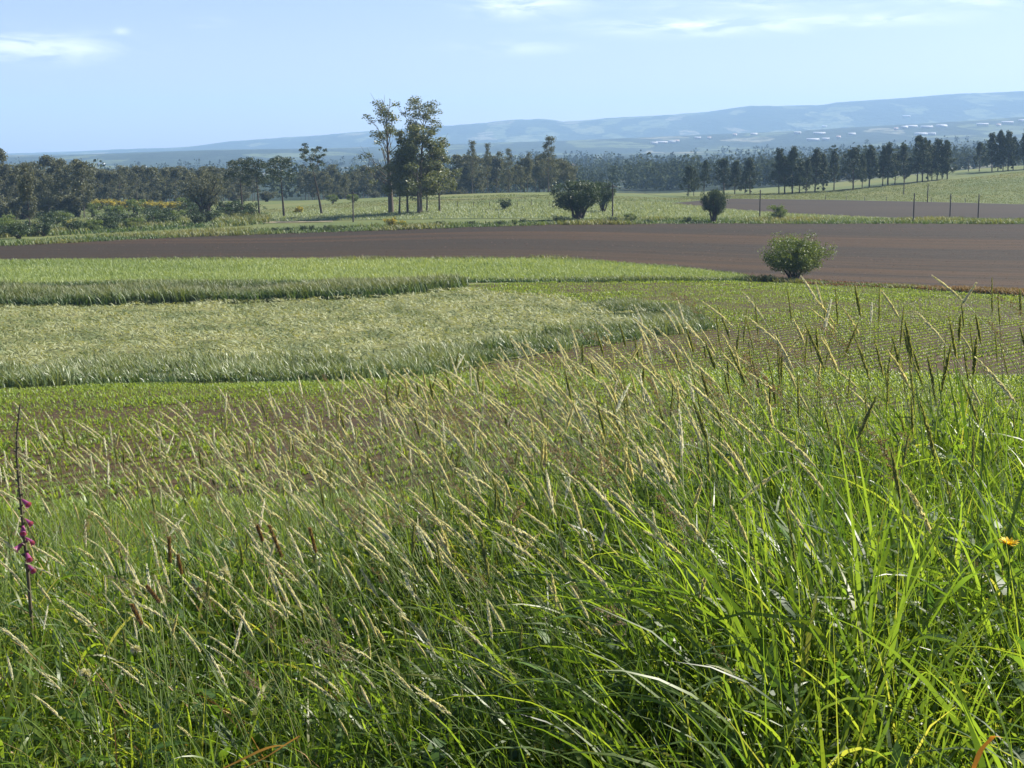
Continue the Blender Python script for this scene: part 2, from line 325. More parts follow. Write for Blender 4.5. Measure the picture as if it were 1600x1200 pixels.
maize.sheet('maize_field', M_soil, 120); hay.sheet('hay_field', M_hayg); strip.sheet('tall_grass_ground', M_cropg); crop.sheet('cereal_field', M_cropg)
plough.sheet('ploughed_field', M_plough); pale.sheet('pale_meadow', M_paleg); plough2.sheet('grey_ploughed_field', M_plough2); track.sheet('dirt_track', M_track); farfield.sheet('pale_bare_field', M_palef)
# ------------------------------------------------------------------ field vegetation
def up_blades(P, L, Wd, k=3, lean=.25, bend=.6, wind=.35, rnd=None, mult=1, spread=.1, r=rng):
    n = len(P) * mult; B = np.repeat(P, mult, 0).copy(); B[:, :2] += r.normal(0, spread, (n, 2))
    az = np.where(r.random(n) < wind, math.pi + r.normal(0, .6, n), r.uniform(0, 6.28, n))
    rr = np.clip((np.repeat(rnd, mult) if rnd is not None else r.random(n)) + r.normal(0, .15, n), 0, 1)
    return blades(B, L * r.uniform(.65, 1.25, n), Wd * r.uniform(.7, 1.3, n), az, np.abs(r.normal(0, lean, n)), bend * r.uniform(.3, 1.6, n), k, twist=r.uniform(-1, 1, n), rnd=rr)
def maize_plants():
    th = math.radians(50); ct, st = math.cos(th), math.sin(th)
    a = np.arange(-190, 190, .86); parts = []
    U, Vv = np.meshgrid(np.arange(-190, 240, .095), a, indexing='ij'); U = U.ravel(); Vv = Vv.ravel()
    U = U + rng.normal(0, .05, U.size); Vv = Vv + rng.normal(0, .035, U.size)
    X = U * ct - Vv * st; Y = U * st + Vv * ct + 3.5 * np.sin(X / 30)
    k = (Y > 11.5) & (Y < 240) & (np.abs(X) < .40 * np.maximum(Y, 1) + 1); X, Y = X[k], Y[k]
    k = maize.inside(X, Y) & ~hay.inside(X, Y) & ~strip.inside(X, Y); X, Y = X[k], Y[k]
    vig = .55 + .45 * smooth(-.9, .9, wob(X, Y, .16, 21) + .8 * wob(X, Y, .6, 22)) 
    vig = vig * (.72 + .28 * smooth(16, 34, Y)) * (1 - .25 * smooth(.2, 1.2, wob(X, Y, .35, 23)))
    vig = vig * (1 - .22 * smooth(80, 88, Y) * (1 - smooth(125, 150, Y)))
    k = rng.random(X.size) < (.55 + .45 * smooth(-1.2, 0, wob(X, Y, .25, 24) + .5 * wob(X, Y, .9, 25)))
    px_ = 800 + F * X / Y; soilpatch = smooth(-.3, .7, wob(X, Y, .3, 26) + .6 * wob(X, Y, .8, 27)) * (1 - smooth(50, 58, Y)) * (1 - smooth(900, 1300, px_)) * smooth(20, 30, Y)
    k &= rng.random(X.size) > .42 * soilpatch + .10 * (Y < 56)
    k &= (Y < 80) | (rng.random(X.size) < .8)
    X, Y, vig = X[k], Y[k], vig[k]
    P = np.column_stack([X, Y, Hgt(X, Y) + .04])
    for sel, m, kk in ((Y < 70, 6, 3), (Y >= 70, 4, 2)):
        Ps, v = P[sel], vig[sel]; n = len(Ps) * m
        B = np.repeat(Ps, m, 0); v2 = np.repeat(v, m)
        parts.append(blades(B, .30 * v2 * rng.uniform(.7, 1.3, n), (.046 if kk == 3 else .085) * v2, rng.uniform(0, 6.28, n), rng.uniform(.1, .7, n), rng.uniform(.6, 1.7, n), kk, twist=rng.uniform(-.6, .6, n), rnd=np.clip(rng.normal(.5, .25, n), 0, 1)))
    V, Q, R, T = join(parts)
    stuff('maize_seedlings', mesh('maize_seedlings', V, Q, rnd=R, tt=T, mats=[M_maize]), 'young yellow-green maize seedlings in rows on brown soil', 'crop')
    # low weeds between the rows
maize_plants()
# clods
def clods(F_, n, size, name, mat, label):
    P = F_.sample(n, pw=0); s = size * rng.uniform(.4, 1.4, n) * np.clip(P[:, 1] / 120, .4, 2)
    O = np.array([[1, 0, 0], [0, 1, 0], [-1, 0, 0], [0, -1, 0], [0, 0, .8], [0, 0, -.3]], float)
    V = P[:, None] + (O[None] * rng.uniform(.6, 1.3, (n, 6, 1))) * s[:, None, None]
    T = np.array([[0, 1, 4], [1, 2, 4], [2, 3, 4], [3, 0, 4]]); T = (np.arange(n)[:, None, None] * 6 + T[None]).reshape(-1, 3)
    stuff(name, mesh(name, V.reshape(-1, 3), None, T, rnd=np.repeat(rng.random(n), 6), mats=[mat]), label, 'soil')
M_clod = leaf_mat('soil_clod', [(.04, .025, .016), (.055, .035, .023), (.12, .085, .065)], trans=0, rough=.95, spec=.1)
clods(plough, 7000, .06, 'soil_clods', M_clod, 'crumbled brown clods strewn over the wide ploughed field')
# hay: cut grass lying in bunches
edge = Field(HAYN, [(x, y - (27 if x < 900 else 27 - (x - 900) * .09)) for x, y in HAYN], .1)
def hay_veg():
    P = hay.sample(62000, pw=1); P = P[~edge.inside(P[:, 0], P[:, 1])]
    dens = smooth(-.7, .7, wob(P[:, 0], P[:, 1] * 2.2, .5, 31) + .7 * wob(P[:, 0], P[:, 1], 1.6, 32))
    P[:, 2] += dens * .28
    n = len(P); az = rng.normal(math.pi * .95, 1.6, n)
    p1 = blades(P, rng.uniform(.2, .65, n), rng.uniform(.03, .12, n), az, rng.uniform(.7, 1.45, n), rng.uniform(.2, .9, n), 3, twist=rng.uniform(-1, 1, n), rnd=np.clip(dens * .75 + rng.normal(.1, .2, n), 0, 1))
    V, Q, R, T = p1
    stuff('cut_hay', mesh('cut_hay', V, Q, rnd=R, tt=T, mats=[M_hay]), 'pale flattened hay lying over the mown plot', 'hay')
hay_veg()
P = edge.sample(9500, pw=1)
cl = smooth(-.9, .9, wob(P[:, 0], P[:, 1], .45, 41) + .5 * wob(P[:, 0], P[:, 1], 1.5, 42)); P[:, :2] += rng.normal(0, .35, (len(P), 2))
e1 = up_blades(P, .30 + .90 * np.repeat(cl, 5) ** 1.2, .06, 4, .28, .9, .4, rnd=cl, mult=5, spread=.2)
stuff('tall_plot_edge', mesh('tall_plot_edge', e1[0], e1[1], rnd=e1[2], tt=e1[3], mats=[M_blue]), 'uncut blue-green grass edging the near side of the mown plot', 'grass')
tip = Field([(930, 486), (985, 500), (1040, 512), (1075, 514), (1108, 516)], [(930, 478), (985, 481), (1040, 484), (1075, 492), (1108, 508)], .1)
P = tip.sample(1500); cl = smooth(-.6, .9, wob(P[:, 0], P[:, 1], .5, 45)); e1 = up_blades(P, .35 + .8 * np.repeat(cl, 5), .06, 4, .25, .8, .45, rnd=cl, mult=5, spread=.25)
stuff('tuft_bank', mesh('tuft_bank', e1[0], e1[1], rnd=e1[2], tt=e1[3], mats=[M_tall]), 'dark tuft of tall grass at the pointed end of the mown plot', 'grass')
P = strip.sample(11000, pw=1); cl = smooth(-.9, .9, wob(P[:, 0], P[:, 1], .35, 43))
e1 = up_blades(P, .9 + .7 * np.repeat(cl, 5), .09, 4, .2, .8, .45, rnd=cl, mult=5, spread=.3)
stuff('tall_grass_strip', mesh('tall_grass_strip', e1[0], e1[1], rnd=e1[2], tt=e1[3], mats=[M_tall]), 'dark band of tall standing grass behind the mown plot', 'grass')
P = crop.sample(42000, pw=1); P[:, :2] += rng.normal(0, .3, (len(P), 2)); cl = np.clip(.5 + .3 * wob(P[:, 0] * .3, P[:, 1], .3, 44), 0, 1)
e1 = up_blades(P, .50, .075, 2, .25, .6, .4, rnd=cl, mult=3, spread=.18)
stuff('cereal_crop', mesh('cereal_crop', e1[0], e1[1], rnd=e1[2], tt=e1[3], mats=[M_crop]), 'bright green young cereal crop covering the long field', 'crop')
P = pale.sample(20000, pw=1)
e1 = up_blades(P, .55, .13, 2, .3, .6, .4, mult=3, spread=.3)
stuff('pale_meadow_grass', mesh('pale_meadow_grass', e1[0], e1[1], rnd=e1[2], tt=e1[3], mats=[M_pale]), 'pale green meadow grass beyond the ploughed field', 'grass')
mw = [Field([(-300, 372), (0, 369), (380, 349), (560, 343), (700, 341), (1060, 330)], [(-300, 332), (380, 331), (560, 315), (700, 308), (800, 304), (1000, 308), (1060, 310)], .0), Field([(1060, 316), (1130, 310.5), (1300, 312), (1450, 315), (1600, 319), (1900, 322)], [(1060, 308), (1130, 305), (1300, 298), (1450, 285), (1600, 268), (1900, 255)], .0)]
P = np.concatenate([mw[0].sample(16000, pw=1), mw[1].sample(14000, pw=1)]); P = P[~pale.inside(P[:, 0], P[:, 1]) & ~plough2.inside(P[:, 0], P[:, 1]) & ~track.inside(P[:, 0], P[:, 1])]
M_meadow = leaf_mat('meadow_grass_leaf', [(.07, .105, .03), (.11, .14, .045), (.17, .175, .075)], trans=.3, tcol=1.3, rough=.6)
cl = np.clip(.5 + .35 * wob(P[:, 0] * .4, P[:, 1], .12, 48), 0, 1)
e1 = up_blades(P, .32, .14, 2, .4, .6, .4, rnd=cl, mult=4, spread=.6)
stuff('meadow_grass', mesh('meadow_grass', e1[0], e1[1], rnd=e1[2], tt=e1[3], mats=[M_meadow]), 'olive meadow grass on the rising ground beyond the fields', 'grass')
def band(curve, dy, n, L, Wd, mat, name, label, mult=4, lift=0.0):
    f = Field(curve, [(x, y - dy) for x, y in curve], .05 + lift); P = f.sample(n, pw=1)
    cl = smooth(-.8, .9, wob(P[:, 0], P[:, 1], .22, 47 + n)); k = rng.random(len(P)) < .35 + .65 * cl; P, cl = P[k], cl[k]
    e = up_blades(P, L * (.55 + .6 * np.repeat(cl, mult)), Wd, 3, .3, .8, .4, rnd=cl, mult=mult, spread=.3)
    return stuff(name, mesh(name, e[0], e[1], rnd=e[2], tt=e[3], mats=[mat]), label, 'grass')
band([(-300, 413), (0, 412), (600, 410), (850, 409), (940, 413), (1100, 427), (1178, 438)], 2.6, 2600, .8, .09, M_rough, 'field_edge_weeds', 'ragged weeds along the far side of the bright cereal field')
band([(-300, 397), (0, 386), (100, 381), (300, 371), (500, 364.5), (700, 357.5), (860, 352.5), (1100, 350.5), (1600, 351), (1900, 353)], 7, 12000, 1.0, .15, M_rough, 'far_verge_grass', 'rough tussocky grass bordering the far side of the ploughed field')
band([(-300, 384), (0, 372), (150, 366), (300, 358), (420, 351)], 16, 6000, 1.3, .22, M_rough, 'rough_pasture', 'rough pasture with tufts below the left-hand wood')
band([(1255, 445), (1330, 449), (1400, 452), (1500, 458), (1600, 464.5), (1900, 481)], 5, 4200, .7, .12, M_bracken, 'dead_bracken', 'low reddish dead bracken edging the right of the ploughed field')
band([(-300, 450), (0, 448), (400, 445), (700, 442), (900, 442), (1100, 441), (1178, 440)], 2.4, 4200, .62, .09, M_tall, 'crop_edge_grass', 'dark standing grass along the near edge of the bright cereal field')
band([(1170, 441), (1215, 443), (1260, 445), (1420, 453), (1600, 465)], 2.5, 1500, .6, .09, M_rough, 'border_weeds', 'green weeds along the border below the lone round bush')
# ------------------------------------------------------------------ trees
def arr(parts): return join(parts) if parts else None
def make_tree(name, seed, h, r0, start, nl, prof, up, cr, lpc, ls, nsub=3, lean=(0, 0), mat=M_euc, bark=M_bark, bare=0., flat=.75, upl=.3, gap=.0):
    r = np.random.default_rng(seed); T, Lf = [], []
    tt = np.linspace(0, 1, 9); wx = r.normal(0, .012 * h, 2)
    trunk = np.stack([lean[0] * h * tt + wx[0] * np.sin(tt * 4 + r.uniform(0, 6)) * tt, lean[1] * h * tt + wx[1] * np.sin(tt * 3.3 + r.uniform(0, 6)) * tt, h * .95 * tt], 1)
    T.append(tube(trunk, r0 * (1.25 * (1 - tt) ** 1.3 * .6 + .5 * (1 - tt) + .06), 7, .5))
    for i in range(nl):
        f = (i + r.uniform(.1, .9)) / nl; q = start + (1 - start) * f * .97
        p = np.array([np.interp(q, tt, trunk[:, a]) for a in range(3)])
        az = i * 2.4 + r.normal(0, .5); el = up[0] + (up[1] - up[0]) * f + r.normal(0, .12)
        ln_ = h * prof(f) * r.uniform(.65, 1.15)
        d = np.array([math.cos(az) * math.cos(el), math.sin(az) * math.cos(el), math.sin(el)])
        ts = np.linspace(0, 1, 5)[:, None]
        path = p + d * ln_ * ts + np.array([0, 0, .22 * ln_]) * ts ** 2 + r.normal(0, .03 * ln_, (5, 3)) * ts
        T.append(tube(path, r0 * .38 * (1 - q * .6) * (1 - ts[:, 0] * .8), 5, r.random()))
        if r.random() < bare:
            for _ in range(3):
                u = r.uniform(.4, 1); s0 = path[0] + (path[-1] - path[0]) * u; dd = d + r.normal(0, .4, 3) + [0, 0, .5]
                T.append(tube(np.stack([s0, s0 + dd * ln_ * .2, s0 + dd * ln_ * .42]), r0 * np.array([.1, .07, .03]), 4, r.random()))
            continue
        for j in range(nsub):
            u = (j + 1) / nsub * .65 + .35 if nsub > 1 else 1.
            k = min(3.999, u * 4); s0 = path[int(k)] + (path[min(4, int(k) + 1)] - path[int(k)]) * (k - int(k))
            dd = d * .6 + r.normal(0, .55, 3) + [0, 0, .25]; e = s0 + dd * ln_ * .28 * (1 if j < nsub - 1 else .4)
            T.append(tube(np.stack([s0, (s0 + e) / 2 + r.normal(0, .03 * ln_, 3), e]), r0 * np.array([.14, .1, .05]), 4, r.random()))
            if r.random() < gap: continue
            c = cr * r.uniform(.7, 1.25); m = int(lpc * r.uniform(.7, 1.3))
            g = rand_dirs(m, r) * (r.random(m) ** .45)[:, None] * c * np.array([1, 1, flat]) + e
            Lf.append(leaves(g, ls, r, np.clip(r.normal(r.uniform(.3, .7), .2, m), 0, 1), upl))
    t, l = join(T), join(Lf)
    h = float(np.percentile(l[0][:, 2], 99.7))
    return dict(name=name, h=h, trunk=mesh('trunk', t[0], t[1], rnd=t[2], tt=t[3], mats=[bark], smoothf=True), crown=mesh('crown', l[0], l[1], rnd=l[2], tt=l[3], mats=[mat]))
def make_bush(name, seed, h, rad, ns, nc, cr, lpc, ls, mat, low=.12, flat=.8, bark=M_dbark, top=None, stem=.06):
    """many-stemmed bush: stems fan out from the foot into leaf clumps filling an uneven dome"""
    r = np.random.default_rng(seed); T, Lf = [], []
    lob = rand_dirs(7, r); lob[:, 2] = np.abs(lob[:, 2])
    cz = h * (.5 + low * .5); rz = h * (.5 - low * .5)
    for i in range(nc):
        d = rand_dirs(1, r)[0]; d[2] = d[2] * .9 + .05
        rr = r.random() ** .35 * r.uniform(.75, 1.05) * (.80 + .34 * max(float((lob @ d).max()), 0) ** 4)
        c = np.array([d[0] * rad * rr, d[1] * rad * rr, cz + d[2] * rz * rr]); c[2] = max(c[2], low * h + cr * .4 + (0.09 * h if i % 3 == 1 else 0))
        if i < ns * 3:
            b = r.normal(0, .06 * rad, 3) * [1, 1, 0]
            mid = b + (c - b) * .5 + np.array([c[0] * -.08, c[1] * -.08, h * .05])
            T.append(tube(np.stack([b, b + (mid - b) * .5 + r.normal(0, .03 * h, 3) * [1, 1, 0], mid, c]), h * stem * np.array([.6, .5, .35, .12]) * (1 if i < ns else .5), 5, r.random()))
        m = int(lpc * r.uniform(.6, 1.3)); cc = cr * r.uniform(.65, 1.3)
        g = rand_dirs(m, r) * (r.random(m) ** .5)[:, None] * cc * np.array([1, 1, flat]) + c
        g[:, 2] = np.maximum(g[:, 2], .03 * h)
        Lf.append(leaves(g, ls, r, np.clip(r.normal(r.uniform(.3, .7), .2, m), 0, 1), .3))
    t, l = join(T), join(Lf)
    h = float(np.percentile(l[0][:, 2], 99.7))
    return dict(name=name, h=h, trunk=mesh('stems', t[0], t[1], rnd=t[2], tt=t[3], mats=[bark], smoothf=True), crown=mesh('foliage', l[0], l[1], rnd=l[2], tt=l[3], mats=[mat]), bush=True)
def plant(P, px, ytop, base=None, Y=None, label='', cat='tree', group=None, rz=None, sx=1., sink=.15):
    if Y is None: X, Y = cast(px, base)
    else: X = float(col_s(px, 300)) * Y
    z = float(Hgt(X, Y)) - sink; h = EYE + Y * float(row_tan(ytop)) - z; s = h / P['h']
    o = bpy.data.objects.new(P['name'], None); COL.objects.link(o); o.empty_display_size = .5
    o.location = (X, Y, z); o.scale = (s * sx, s * sx, s); o.rotation_euler = (0, 0, rng.uniform(0, 6.28) if rz is None else rz)
    o['label'] = label; o['category'] = cat
    if group: o['group'] = group
    obj('stems' if P.get('bush') else 'trunk', P['trunk'], o); obj('foliage' if P.get('bush') else 'crown', P['crown'], o)
    return o
col_prof = lambda a, b: (lambda f: a + (b - a) * f)
dome = lambda w: (lambda f: w * math.sqrt(max(.05, 1 - (2 * f - .9) ** 2)))
# --- big eucalyptus group
eA = make_tree('eucalyptus_tree', 101, 24, .42, .22, 28, lambda f: .27 - .14 * f, (.55, 1.2), 1.15, 55, .42, 4, (-.02, 0), bare=.36, gap=.2)
eB = make_tree('eucalyptus_tree', 102, 24, .40, .18, 34, lambda f: .27 * (1 - .45 * f), (.3, 1.1), 1.2, 80, .42, 4, (.02, 0), bare=.1, gap=.2)
eC = make_tree('eucalyptus_tree', 103, 16, .22, .22, 20, lambda f: .27 * (1 - .4 * f), (.3, 1.0), 1.4, 85, .55, 3, (.03, 0), gap=.1)
plant(eA, 611, 158, base=333, label='tall half-bare eucalyptus with dead top twigs, left of the big pair', group=None, rz=.4, sx=1.25)
plant(eB, 656, 153, base=334, label='tallest leafy eucalyptus, right of the half-bare one', rz=1.0, sx=1.3)
plant(eC, 655, 196, base=335, label='dense mid-height eucalyptus filling the middle of the tall group', rz=3.3, sx=1.25)
plant(eC, 624, 236, base=335, label='short bushy eucalyptus hugging the foot of the half-bare tree', rz=.7, sx=1.2)
plant(eC, 637, 205, base=334, label='slim short eucalyptus between the two tallest trees', rz=2)
plant(eC, 687, 222, base=331, label='rounded eucalyptus at the right end of the tall group', rz=4.1, sx=1.1)
plant(eC, 667, 238, base=332, label='low eucalyptus with drooping foliage just right of the tallest tree', rz=5.2)
# --- left pines
umb = lambda w: (lambda f: 1.25 * w * (1 - .5 * f))
pA = make_tree('pine_tree', 111, 14, .24, .60, 16, umb(.26), (.05, .65), 1.25, 95, .36, 3, (.05, 0), mat=M_pine, bark=M_dbark, flat=.5)
pB = make_tree('pine_tree', 112, 14, .26, .58, 18, umb(.24), (.05, .7), 1.25, 95, .36, 3, (-.03, 0), mat=M_pine, bark=M_dbark, flat=.5)
pD = make_tree('pine_tree', 113, 15, .24, .70, 10, umb(.26), (.05, .7), .8, 95, .34, 3, (-.16, 0), mat=M_pine, bark=M_dbark, flat=.5)
plant(pA, 380, 247, base=338, label='leftmost of four dark pines, standing beside the brown leafy tree', rz=2.9)
plant(pB, 405, 246, base=338, label='second pine from the left, stout with twin dark trunk', rz=.3)
plant(pA, 444, 244, base=340, label='third pine, with bare side branches low on its trunk', rz=3.4, sx=1.05)
plant(pD, 503, 224, base=336, label='leaning pine with bare trunk and flat tufted crown', rz=0)
bT = make_bush('broadleaf_tree', 121, 10, 4.2, 6, 70, 1.2, 75, .42, M_wood, low=.1)
plant(bT, 320, 265, base=343, label='broad brownish-green tree in front of the left wood', rz=1, sx=.9)
# --- woods
wT = [make_tree('wood_tree', 130 + i, 15, .15, .14 + .08 * (i % 3), 18 + 2 * (i % 2), [dome(.22), lambda f: .22 - .10 * f, dome(.26)][i % 3], (.35, 1.1), 1.35, 50, .72, 3, (rng.normal(0, .02), 0), mat=M_wood, bare=.08, gap=.12) for i in range(6)]
def wood(n, x0, x1, Y0, Y1, t0, t1, label, group, seed):
    r = np.random.default_rng(seed)
    for i in range(n):
        px = x0 + (x1 - x0) * (i + r.uniform(0, 1)) / n
        plant(wT[r.integers(6)], px, r.uniform(t0, t1), Y=r.uniform(Y0, Y1), label=label, group=group, rz=r.uniform(0, 6.28), sx=r.uniform(.85, 1.2))
wood(42, -150, 135, 400, 520, 248, 277, 'grey-green tree in the crowded wood at the far left', 'trees of the left wood', 1)
wood(60, 120, 400, 500, 640, 258, 272, 'slender grey tree in the even wood behind the yellow gorse hedge', 'trees of the wood behind the gorse', 2)
wood(52, 470, 730, 520, 660, 254, 275, 'thin brownish tree in the wood behind the tall eucalyptus group', 'trees of the wood behind the eucalyptus', 3)
wood(26, 700, 900, 500, 580, 236, 270, 'thin half-bare tree on the hill crest left of the dark round bush', 'trees on the hill crest', 4)
plant(wT[1], 48, 258, base=366, label='solitary thin-trunked tree standing out in front of the far-left wood', rz=1, sx=.8)
plant(wT[2], 70, 243, Y=480, label='tree poking above the far-left wood with a thin crown', rz=3)
plant(wT[0], -4, 232, Y=450, label='tallest wood tree cut by the left edge of the picture', rz=3)
eD = make_tree('eucalyptus_tree', 141, 18, .22, .25, 22, lambda f: .24 * (1 - .5 * f), (.4, 1.1), 1.2, 60, .5, 3, mat=M_wood, gap=.15)
plant(eD, 857, 213, Y=500, label='tall open-crowned eucalyptus on the crest above the dark bush', rz=.5)
plant(eD, 762, 224, Y=510, label='thin eucalyptus on the crest with a tufted top, left one', rz=2.5, sx=.6)
plant(eD, 795, 232, Y=510, label='thin eucalyptus on the crest between two taller ones', rz=4, sx=.7)
plant(eD, 738, 220, Y=515, label='wispy half-bare eucalyptus on the crest next to the tall group', rz=5.5, sx=.7)
ub = make_bush('understory_bush', 170, 5, 2.8, 5, 46, .9, 60, .5, M_wood, low=.03)
r_ = np.random.default_rng(15)
for i in range(58):
    x = (r_.uniform(-120, 120) if i < 24 else r_.uniform(170, 420)) if i < 40 else r_.uniform(500, 720)
    plant(ub, x, r_.uniform(296, 312), Y=r_.uniform(400, 470) if x < 130 else r_.uniform(530, 570), label='dull green understorey bush at the foot of the wood trees', cat='bush', group='understorey bushes of the woods', rz=r_.uniform(0, 6), sx=r_.uniform(.9, 1.5))
# --- windbreak pines
wp = [make_tree('windbreak_pine', 150 + i, 15, .20, .07 + .06 * (i % 3), 32, [lambda f: .27 * (1 - .72 * f) + .02, lambda f: .30 * (1 - .80 * f) + .03, lambda f: .22 * (1 - .5 * f)][i % 3], (.35, 1.2), .8, 62, .5, 4, (.03 * (i - 2), 0), mat=M_rowpine, bark=M_dbark, flat=.9, gap=.22) for i in range(5)]
row = [(1075, 307, 258), (1084, 307, 262), (1100, 304, 250), (1131, 303, 248), (1148, 303, 251), (1164, 302, 262), (1172, 303, 247), (1217, 303, 232), (1226, 303, 245), (1238, 303, 229), (1249, 302, 252), (1259, 302, 248), (1273, 300, 232), (1286, 299, 240), (1303, 297, 233), (1333, 297, 231), (1347, 295, 240), (1358, 293, 227), (1379, 291, 228), (1387, 290, 223), (1398, 288, 240), (1413, 285, 226), (1433, 285, 212), (1441, 284, 226), (1450, 283, 219), (1456, 282, 226), (1464, 281, 217), (1472, 280, 226), (1480, 280, 219)]
r_ = np.random.default_rng(5)
for i, (x, b, t) in enumerate(row):
    plant(wp[r_.integers(5)], x, t, base=b, label='dark pine in the long windbreak row across the right hillside', group='pines of the long windbreak row', rz=r_.uniform(0, 6.28), sx=r_.uniform(.8, 1.4))
for x, b, t in [(1530, 268, 222), (1550, 268, 208), (1559, 267, 204), (1567, 267, 212), (1575, 267, 205), (1583, 266, 214), (1600, 265, 200), (1612, 264, 206), (1630, 263, 198)]:
    plant(wp[r_.integers(5)], x, t, base=b, label='dark pine in the short clump at the far right end of the ridge', group='pines of the far right clump', rz=r_.uniform(0, 6.28), sx=r_.uniform(.8, 1.1))
# --- bushes
b1 = make_bush('round_bush', 161, 8, 5.0, 7, 130, 1.1, 120, .34, M_bush, low=.10)
b2 = make_bush('round_bush', 162, 4.6, 3.0, 9, 150, .72, 140, .17, M_lbush, low=.01, stem=.03)
b3 = make_bush('shrub', 163, 3, 1.6, 4, 34, .5, 60, .22, M_bush, low=.05)
b4 = make_bush('shrub', 164, 3, 1.9, 4, 34, .5, 60, .22, M_lbush, low=.05)
bg = make_bush('gorse_bush', 165, 2.4, 1.7, 4, 34, .45, 70, .22, M_gorse, low=.05)
plant(b1, 903, 283, base=345, label='large dark round bush at the far edge of the ploughed field', cat='bush', rz=.5, sx=1.12)
plant(b1, 943, 284, base=332, label='smaller dark bush beside a pole, right behind the large round bush', cat='bush', rz=2.2, sx=.62)
plant(b2, 1240, 366, base=440, label='lone light green bush at the near corner of the ploughed field', cat='bush', rz=.2, sx=1.0)
plant(b1, 1115, 297, base=348, label='dark narrow-footed bush leaning over the pale meadow edge', cat='bush', rz=4.4, sx=.66)
plant(b3, 788, 310, base=328, label='small rounded shrub alone on the pale meadow', cat='shrub', rz=1)
plant(b4, 1216, 320, base=346, label='leafy shrub below the short pole, left of the grey ploughed field', cat='shrub', rz=2)
plant(bg, 612, 339, base=357, label='bright yellow flowering gorse bush below the tall eucalyptus', cat='gorse bush', rz=1, sx=.9)
plant(bg, 628, 344, base=356, label='smaller yellow gorse bush right of the bright one', cat='gorse bush', rz=3)
plant(bg, 467, 322, base=334, label='small gorse bush with orange bloom left of the leaning pine', cat='gorse bush', rz=3)
plant(bg, 112, 342, base=358, label='gorse bush with a few blooms in the rough pasture at the left', cat='gorse bush', rz=2)
r_ = np.random.default_rng(6)
for i in range(26):
    x = 146 + i * 5.8 + r_.uniform(-3, 3)
    plant(bg, x, 311 + .03 * (x - 146) + r_.uniform(-1, 2), base=329 + r_.uniform(-1, 1), label='orange-yellow flowering gorse in the hedge below the even wood', cat='gorse bush', group='gorse bushes of the hedge', rz=r_.uniform(0, 6), sx=r_.uniform(.7, 1.1))
for i in range(80):
    x = r_.uniform(-80, 390); b = np.interp(x, [0, 150, 390], [376, 362, 347]) - r_.uniform(0, 1) ** 1.5 * 26
    plant([b3, b3, b4][r_.integers(3)], x, b - r_.uniform(9, 26), base=b, label='low green shrub in the rough pasture below the left wood', cat='shrub', group='shrubs of the rough pasture', rz=r_.uniform(0, 6), sx=r_.uniform(.9, 1.6))
for i in range(40):
    x = r_.uniform(380, 1080); b = np.interp(x, [380, 700, 860, 1600], [367, 355, 350, 350])
    plant([b3, b4][r_.integers(2)], x, b - r_.uniform(5, 12), base=b - r_.uniform(0, 3), label='low scrubby shrub on the verge along the far side of the ploughed field', cat='shrub', group='shrubs of the far verge', rz=r_.uniform(0, 6), sx=r_.uniform(.9, 1.6))
for x, t, b, lab in [(520, 304, 318, 'pale green willowy shrub behind the short pole'), (552, 303, 317, 'wide pale shrub mound behind the power pole'), (985, 333, 348, 'bushy growth at the foot of the pole by the dark bush'), (955, 338, 350, 'low bramble patch right of the large dark bush'), (870, 336, 349, 'small shrub in the shade left of the large dark bush'), (1196, 428, 442, 'low dark shrub at the left foot of the lone light bush'), (365, 318, 336, 'dark shrub at the foot of the leftmost pine')]:
    plant(b4 if 'pale' in lab or 'growth' in lab else b3, x, t, base=b, label=lab, cat='shrub', rz=1.3, sx=1.25)
# --- distant woodland and valley houses
def woodland():
    r = np.random.default_rng(8); N = 5200
    Y = 720 * (3200 / 720) ** r.random(N); s = r.uniform(-.42, .42, N); X = s * Y
    msk = wob(X * .5, Y * .35, .011, 61) + .6 * wob(X, Y, .02, 62)
    k = msk > -.05; X, Y = X[k], Y[k]
    # dense belts standing behind the fields
    def belt(n, x0, x1, Y0, Y1):
        yy = r.uniform(Y0, Y1, n); return col_s(r.uniform(x0, x1, n), 290) * yy, yy
    for a in ((260, 690, 1065, 1250, 1500), (200, 1060, 1440, 800, 1000), (170, 1180, 1490, 1050, 1400), (170, 480, 760, 900, 1100), (120, 980, 1090, 900, 1000)):
        bx, by = belt(*a); X = np.concatenate([X, bx]); Y = np.concatenate([Y, by])
    h = np.clip(r.normal(14, 3.5, len(X)), 7, 24) * np.where(Y > 2500, 1.25, 1); z = Hgt(X, Y)
    parts = []
    for sel, m, ls in ((Y < 1600, 60, 2.0), (Y >= 1600, 20, 4.2)):
        n = sel.sum(); C = np.column_stack([X[sel], Y[sel], z[sel] + h[sel] * .55])
        d = rand_dirs(n * m, r) * (r.random(n * m) ** .4)[:, None]
        hh = np.repeat(h[sel], m)[:, None]; G = np.repeat(C, m, 0) + d * hh * np.array([.26, .26, .47])
        parts.append(leaves(G, ls, r, np.clip(np.repeat(r.random(n), m) + r.normal(0, .15, n * m), 0, 1), .3, .8))
    V, Q, R, T = join(parts)
    stuff('distant_woodland', mesh('distant_woodland', V, Q, rnd=R, tt=T, mats=[M_far]), 'hazy bluish woods covering the valley and the far hills', 'woodland')
woodland()
M_white = leaf_mat('white_render', [(.42, .42, .41), (.46, .46, .45)], trans=0, rough=.8)
M_roof = leaf_mat('house_roof', [(.34, .16, .10), (.45, .40, .38)], trans=0, rough=.8)
M_roofp = leaf_mat('pale_shed_roof', [(.36, .36, .38), (.36, .36, .38)], trans=0, rough=.6)
M_glass = leaf_mat('dark_pane', [(.03, .035, .04), (.03, .035, .04)], trans=0, rough=.2)
